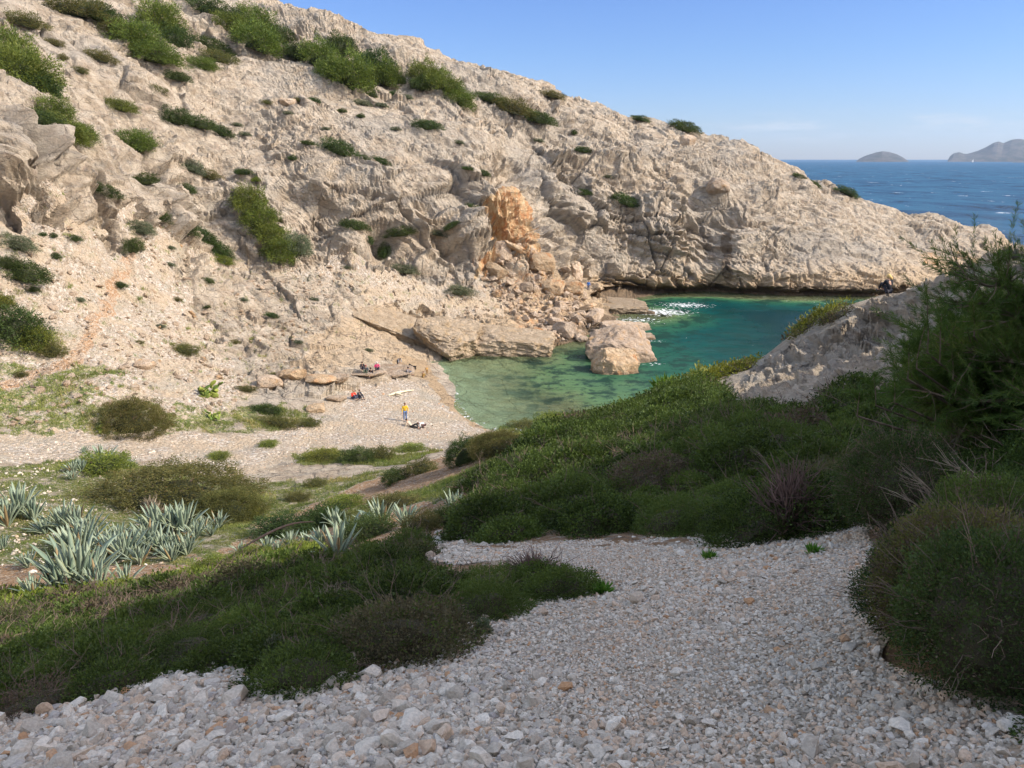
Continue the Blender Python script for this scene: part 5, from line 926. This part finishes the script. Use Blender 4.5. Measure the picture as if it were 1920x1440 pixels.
def person(px, py, pose, label, top_, legs, hair, rz=0, sc=1.0, grp=None, long_hair=False, loc=None, shoe=(.06, .05, .05), dz=0):
    b = loc or seen(px, py); q = POSE[pose]; dz = dz or (.3 if 670 < px < 770 and py < 712 and pose == 'sit' else 0); root = bpy.data.objects.new('person', None); COL.objects.link(root); root.location = b+Vector((0, 0, dz)); root.rotation_euler = (0, 0, R(rz)); root.scale = (sc, sc, sc)
    H_, Wa, Ch, Ne, He = [np.array(q[k]) for k in ('hip', 'waist', 'chest', 'neck', 'head')]; up = unit(Ne-Ch); shl = [Ch+up*.12+np.array([s*q['sh'], 0, 0]) for s in (1, -1)]; hpj = [H_+np.array([s*.09, 0, -.02]) for s in (1, -1)]; El, Wr, Kn, An = [[np.array(v) for v in q[k]] for k in ('el', 'wr', 'kn', 'an')]
    # the body is one continuous surface with fingers on both hands and a face
    pts = [H_, Wa, Ch, Ne, Ne*.4+He*.6, He, He+unit(He-Ne)*.09]; ed = [(0, 1), (1, 2), (2, 3), (3, 4), (4, 5), (5, 6)]; rad = [(.13, .10), (.12, .09), (.15, .10), .05, .06, (.082, .095), .06]
    for s in (0, 1):
        n0 = len(pts); hd = unit(Wr[s]-El[s]); sdv = unit(np.cross(hd, [0, 1, .3])); hand = Wr[s]+hd*.07; pts += [shl[s], El[s], Wr[s], hand]; rad += [.055, .04, .027, .032]; ed += [(2, n0), (n0, n0+1), (n0+1, n0+2), (n0+2, n0+3)]
        for f, (of, ln) in enumerate([(-.028, .068), (-.010, .08), (.010, .074), (.028, .058)]): m_ = len(pts); pts += [hand+sdv*of+hd*.03, hand+sdv*of*1.15+hd*(.03+ln*.55), hand+sdv*of*1.15+hd*(.02+ln)+np.array([0, 0, -.012])]; rad += [.009, .008, .007]; ed += [(n0+3, m_), (m_, m_+1), (m_+1, m_+2)]
        m_ = len(pts); pts += [Wr[s]+hd*.04-sdv*.035, Wr[s]+hd*.08-sdv*.06]; rad += [.011, .009]; ed += [(n0+2, m_), (m_, m_+1)]
        n1 = len(pts); toe = An[s]+unit(np.array([0, -1, 0]))*.14+np.array([0, 0, -.04]); pts += [hpj[s], Kn[s], An[s], toe]; rad += [.085, .058, .04, .035]; ed += [(0, n1), (n1, n1+1), (n1+1, n1+2), (n1+2, n1+3)]
    skin_mesh('body', [tuple(p) for p in pts], ed, rad, SKIN, root, 1)
    # clothing
    pts = [H_, Wa, Ch, Ch+up*.13]; ed = [(0, 1), (1, 2), (2, 3)]; rad = [(.155, .125), (.145, .115), (.175, .125), (.09, .08)]
    for s in (0, 1): n0 = len(pts); pts += [shl[s], El[s], Wr[s]-unit(Wr[s]-El[s])*.03]; rad += [.078, .06, .046]; ed += [(2, n0), (n0, n0+1), (n0+1, n0+2)]
    skin_mesh('jacket', [tuple(p) for p in pts], ed, rad, clo(top_), root, 1)
    pts = [H_+np.array([0, 0, .02])]; ed = []; rad = [(.15, .12)]
    for s in (0, 1): n0 = len(pts); pts += [hpj[s], Kn[s], An[s]+unit(Kn[s]-An[s])*.05]; rad += [.105, .075, .055]; ed += [(0, n0), (n0, n0+1), (n0+1, n0+2)]
    skin_mesh('trousers', [tuple(p) for p in pts], ed, rad, clo(legs), root, 1)
    for s in (0, 1): blob('shoe', An[s]+np.array([0, -.07, -.035]), (.05, .14, .045), clo(shoe), root)
    hd = unit(He-Ne); hc = He+hd*.045+np.array([0, .03, .01]); hr = blob('hair', hc, (.098, .105, .11), clo(hair), root)
    if long_hair: skin_mesh('long_hair', [tuple(hc), tuple(hc+np.array([-.10, .05, -.10])), tuple(hc+np.array([-.20, .02, -.20]))], [(0, 1), (1, 2)], [.12, .10, .04], clo(hair), root, 2)
    for s in (1, -1): blob('ear', He+np.array([s*.085, .0, 0]), (.012, .02, .03), SKIN, root); blob('eye', He+np.array([s*.032, -.082, .02]), (.014, .01, .009), clo((.03, .03, .03)), root)
    blob('nose', He+np.array([0, -.098, -.012]), (.014, .02, .022), SKIN, root); blob('mouth', He+np.array([0, -.086, -.045]), (.026, .008, .007), clo((.3, .1, .09)), root)
    return tag(root, label, 'person', grp)
Gp = 'people on the little beach'
person(760, 790, 'stand', 'person standing on the beach in a yellow jacket and blue jeans', (.62, .40, .03), (.10, .17, .33), (.12, .06, .03), 20, 1.0, Gp)
person(772, 801, 'recline', 'person lying back on the pebbles in pale top and black trousers', (.50, .42, .32), (.03, .03, .03), (.03, .02, .02), 60, 1.0, Gp)
person(793, 802, 'crouch', 'person crouching over the pebbles in a white shirt', (.68, .66, .64), (.10, .06, .06), (.10, .06, .04), -60, 1.0, Gp)
person(662, 748, 'sit', 'person in a red jacket sitting against the low rock', (.62, .04, .02), (.05, .06, .10), (.35, .22, .12), 50, 1.0, Gp)
person(673, 747, 'sit', 'person in black sitting beside the one in red', (.03, .035, .045), (.03, .035, .05), (.12, .07, .05), 50, 1.0, Gp)
person(707, 699, 'sit', 'person in a magenta jacket and grey hat sitting on the flat rock', (.55, .02, .14), (.05, .05, .06), (.55, .5, .47), 20, 1.0, Gp)
person(680, 698, 'sit', 'person in dark clothes sitting farthest left under the rock', (.05, .04, .04), (.05, .04, .05), (.06, .04, .03), 10, .95, Gp)
person(687, 705, 'sit', 'person in a slate coat sitting left of the one in magenta', (.07, .09, .11), (.06, .09, .06), (.25, .07, .06), 0, 1.0, Gp)
person(697, 710, 'sit', 'person in black seated nearest in the group on the flat rock', (.03, .025, .03), (.3, .25, .22), (.04, .03, .02), -20, 1.0, Gp)
person(764, 708, 'sit', 'person in grey sitting on the sand facing the water', (.16, .16, .17), (.12, .13, .16), (.03, .02, .02), 70, 1.0, Gp)
person(747, 688, 'bend', 'small person in black and white bending on the wet sand', (.30, .30, .32), (.05, .05, .06), (.05, .03, .02), 40, .85, Gp)
person(801, 702, 'bend', 'small child in ochre bending at the water edge', (.45, .25, .05), (.30, .18, .06), (.20, .10, .04), 200, .6, Gp)
person(793, 708, 'sit', 'small child in ochre squatting at the water edge', (.35, .22, .06), (.25, .17, .06), (.15, .08, .04), 150, .75, Gp)
person(1103, 546, 'stand', 'person in a blue jacket standing on the ledge under the cliff', (.03, .13, .42), (.06, .08, .14), (.12, .09, .08), 10, 1.0)
PYB = next((v for v in range(545, 600) if seen(1664, v) is not None and seen(1664, v).y < 70), 556)
person(1664, PYB+3, 'sit', 'blond person in a black jacket sitting on the spur', (.015, .017, .025), (.03, .03, .04), (.72, .50, .20), 190, 1.12, None, True, dz=.22)
# black dog beside the water
def dog(px, py, col, label, rz, sc):
    b = seen(px, py); r_ = bpy.data.objects.new('dog', None); COL.objects.link(r_); r_.location = b; r_.rotation_euler = (0, 0, R(rz)); r_.scale = (sc,)*3
    pts = [(0, .28, .42), (0, 0, .40), (0, -.26, .42), (0, -.40, .56), (0, -.50, .62), (0, -.62, .58), (0, .42, .48), (0, .55, .56)]; ed = [(0, 1), (1, 2), (2, 3), (3, 4), (4, 5), (0, 6), (6, 7)]; rad = [.11, .10, .13, .08, .08, .04, .03, .015]
    for sx in (.08, -.08):
        n = len(pts); pts += [(sx, -.26, .34), (sx, -.27, .18), (sx, -.28, .03), (sx, .3, .34), (sx, .24, .2), (sx, .34, .14), (sx, .32, .03)]; rad += [.05, .035, .03, .07, .045, .03, .03]; ed += [(2, n), (n, n+1), (n+1, n+2), (0, n+3), (n+3, n+4), (n+4, n+5), (n+5, n+6)]; m_ = len(pts); pts += [(sx*.8, -.47, .70), (sx*1.1, -.46, .66)]; rad += [.025, .015]; ed += [(4, m_), (m_, m_+1)]
    skin_mesh('body', pts, ed, rad, clo(col), r_, 1); return tag(r_, label, 'dog')
dog(775, 693, (.015, .015, .015), 'black dog standing on the sand between two people', 250, .95)
# bleached log on the pebbles
a0, a1 = np.array(seen(728, 744)), np.array(seen(776, 733)); pts = [a0*(1-u)+a1*u+np.array([0, .1*math.sin(u*5), .14+.05*math.sin(u*3)]) for u in np.linspace(0, 1, 9)]; M_LOG = simple('bleached driftwood', (.60, .52, .36), .8, .2, 4)
w1 = tube(pts, [.04, .10, .13, .14, .11, .09, .08, .06, .04], 8); w2 = tube([pts[2]+np.array([.0, 0, .0]), pts[2]+np.array([.6, -.5, .05]), pts[3]+np.array([.5, -.75, .0])], [.14, .12, .05], 7); V, F_ = join([w1, w2])
tag(mesh_np('driftwood_log', V, F_, M_LOG, True), 'bleached forked driftwood log lying on the pebbles', 'driftwood')
# ------------------------------------------------ islands, a sail far out, and the air between
t = NT('far island rock'); M_ISL = t.fin(t.mix(t.mr(t.noise(t.mapv(t.pos(), (1, 1, 2)), .012, 6, .65), .4, .6), (.085, .075, .065), (.03, .035, .028)), .95)
def island(name, prof, dist, depth, label, seed):
    x0, x1 = prof[0][0], prof[-1][0]; n, m = 260, 60; px = np.linspace(x0, x1, n); hpx = np.interp(px, [p[0] for p in prof], [p[1] for p in prof]); Xc = (px-960)/F/math.cos(0)*dist/ (math.cos(PITCH)+.29*math.sin(PITCH)) ; k = dist/F/(math.cos(PITCH)+.29*math.sin(PITCH))
    v = np.linspace(-1, 1, m); YY = dist+v[None]*depth*np.ones((n, 1)); XX = Xc[:, None]*YY/dist; base = hpx[:, None]*k*np.clip(1-np.abs(v[None])**1.6, 0, 1)**.7; p = np.c_[XX.ravel(), YY.ravel(), 0*XX.ravel()]/(70*k)
    base = base*(1+.16*fbm(p/4, 5, .6).reshape(n, m))-3; VV = np.c_[XX.ravel(), YY.ravel(), base.ravel()]; q = np.arange(n*m).reshape(n, m); f = np.stack([q[:-1, :-1], q[1:, :-1], q[1:, 1:], q[:-1, 1:]], -1).reshape(-1, 4)
    o = mesh_np(name, VV, f, M_ISL); return tag(o, label, 'island', None)
island('island', [(1604, 0), (1610, 6), (1622, 12), (1640, 18), (1652, 20), (1664, 19), (1680, 15), (1692, 9), (1703, 2), (1705, 0)], 8600, 420, 'small domed island alone on the horizon', 1)
island('island', [(1776, 0), (1779, 9), (1786, 15), (1796, 17), (1806, 14), (1812, 14), (1830, 19), (1844, 25), (1858, 33), (1866, 35), (1876, 32), (1890, 38), (1905, 40), (1920, 38), (1960, 52), (2040, 40), (2120, 25), (2200, 0)], 9400, 900, 'long mountainous island running out at the right edge', 2)
island('islet', [(1893, 0), (1900, 2), (1915, 2.4), (1930, 1.5), (1950, 0)], 6500, 60, 'low dark islet before the mountainous island', 3)
M_SAIL = simple('white sail', (.8, .8, .78), .7, .05); a, b = ray(1824, 302); y = 7600.; sb = bpy.data.objects.new('sailing_boat', None); COL.objects.link(sb); sb.location = (a*y, y, 0); tag(sb, 'tiny white sailing boat before the mountainous island', 'boat')
mesh_np('sail', [[-6, 0, 3], [7, 0, 3], [0, .2, 30], [0, 1.2, 10]], [[0, 1, 2], [1, 0, 3], [0, 2, 3], [2, 1, 3]], M_SAIL, parent=sb); mesh_np('hull', [[-9, 0, 2.4], [0, -2, 2.4], [9, 0, 2.6], [0, 2, 2.4], [-7, 0, -.5], [7, 0, -.5]], [[0, 1, 4], [1, 5, 4], [1, 2, 5], [0, 4, 3], [3, 4, 5], [2, 3, 5], [0, 3, 1], [1, 3, 2]], M_SAIL, parent=sb)
hz = bpy.data.materials.new('sea air'); hz.use_nodes = True; hn = hz.node_tree.nodes; hn.clear(); ho = hn.new('ShaderNodeOutputMaterial'); pv = hn.new('ShaderNodeVolumePrincipled'); pv.inputs['Color'].default_value = (.55, .74, 1, 1); pv.inputs['Density'].default_value = .00003; pv.inputs['Anisotropy'].default_value = .2; hz.node_tree.links.new(pv.outputs[0], ho.inputs['Volume'])
c8 = np.array([[x, y, z] for x in (-6000, 14000) for y in (-3000, 13000) for z in (-40, 420)], float); f6 = [[0, 1, 3, 2], [4, 6, 7, 5], [0, 4, 5, 1], [2, 3, 7, 6], [0, 2, 6, 4], [1, 5, 7, 3]]
tag(mesh_np('haze', c8, f6, hz), 'pale sea haze', 'haze', kind='stuff')
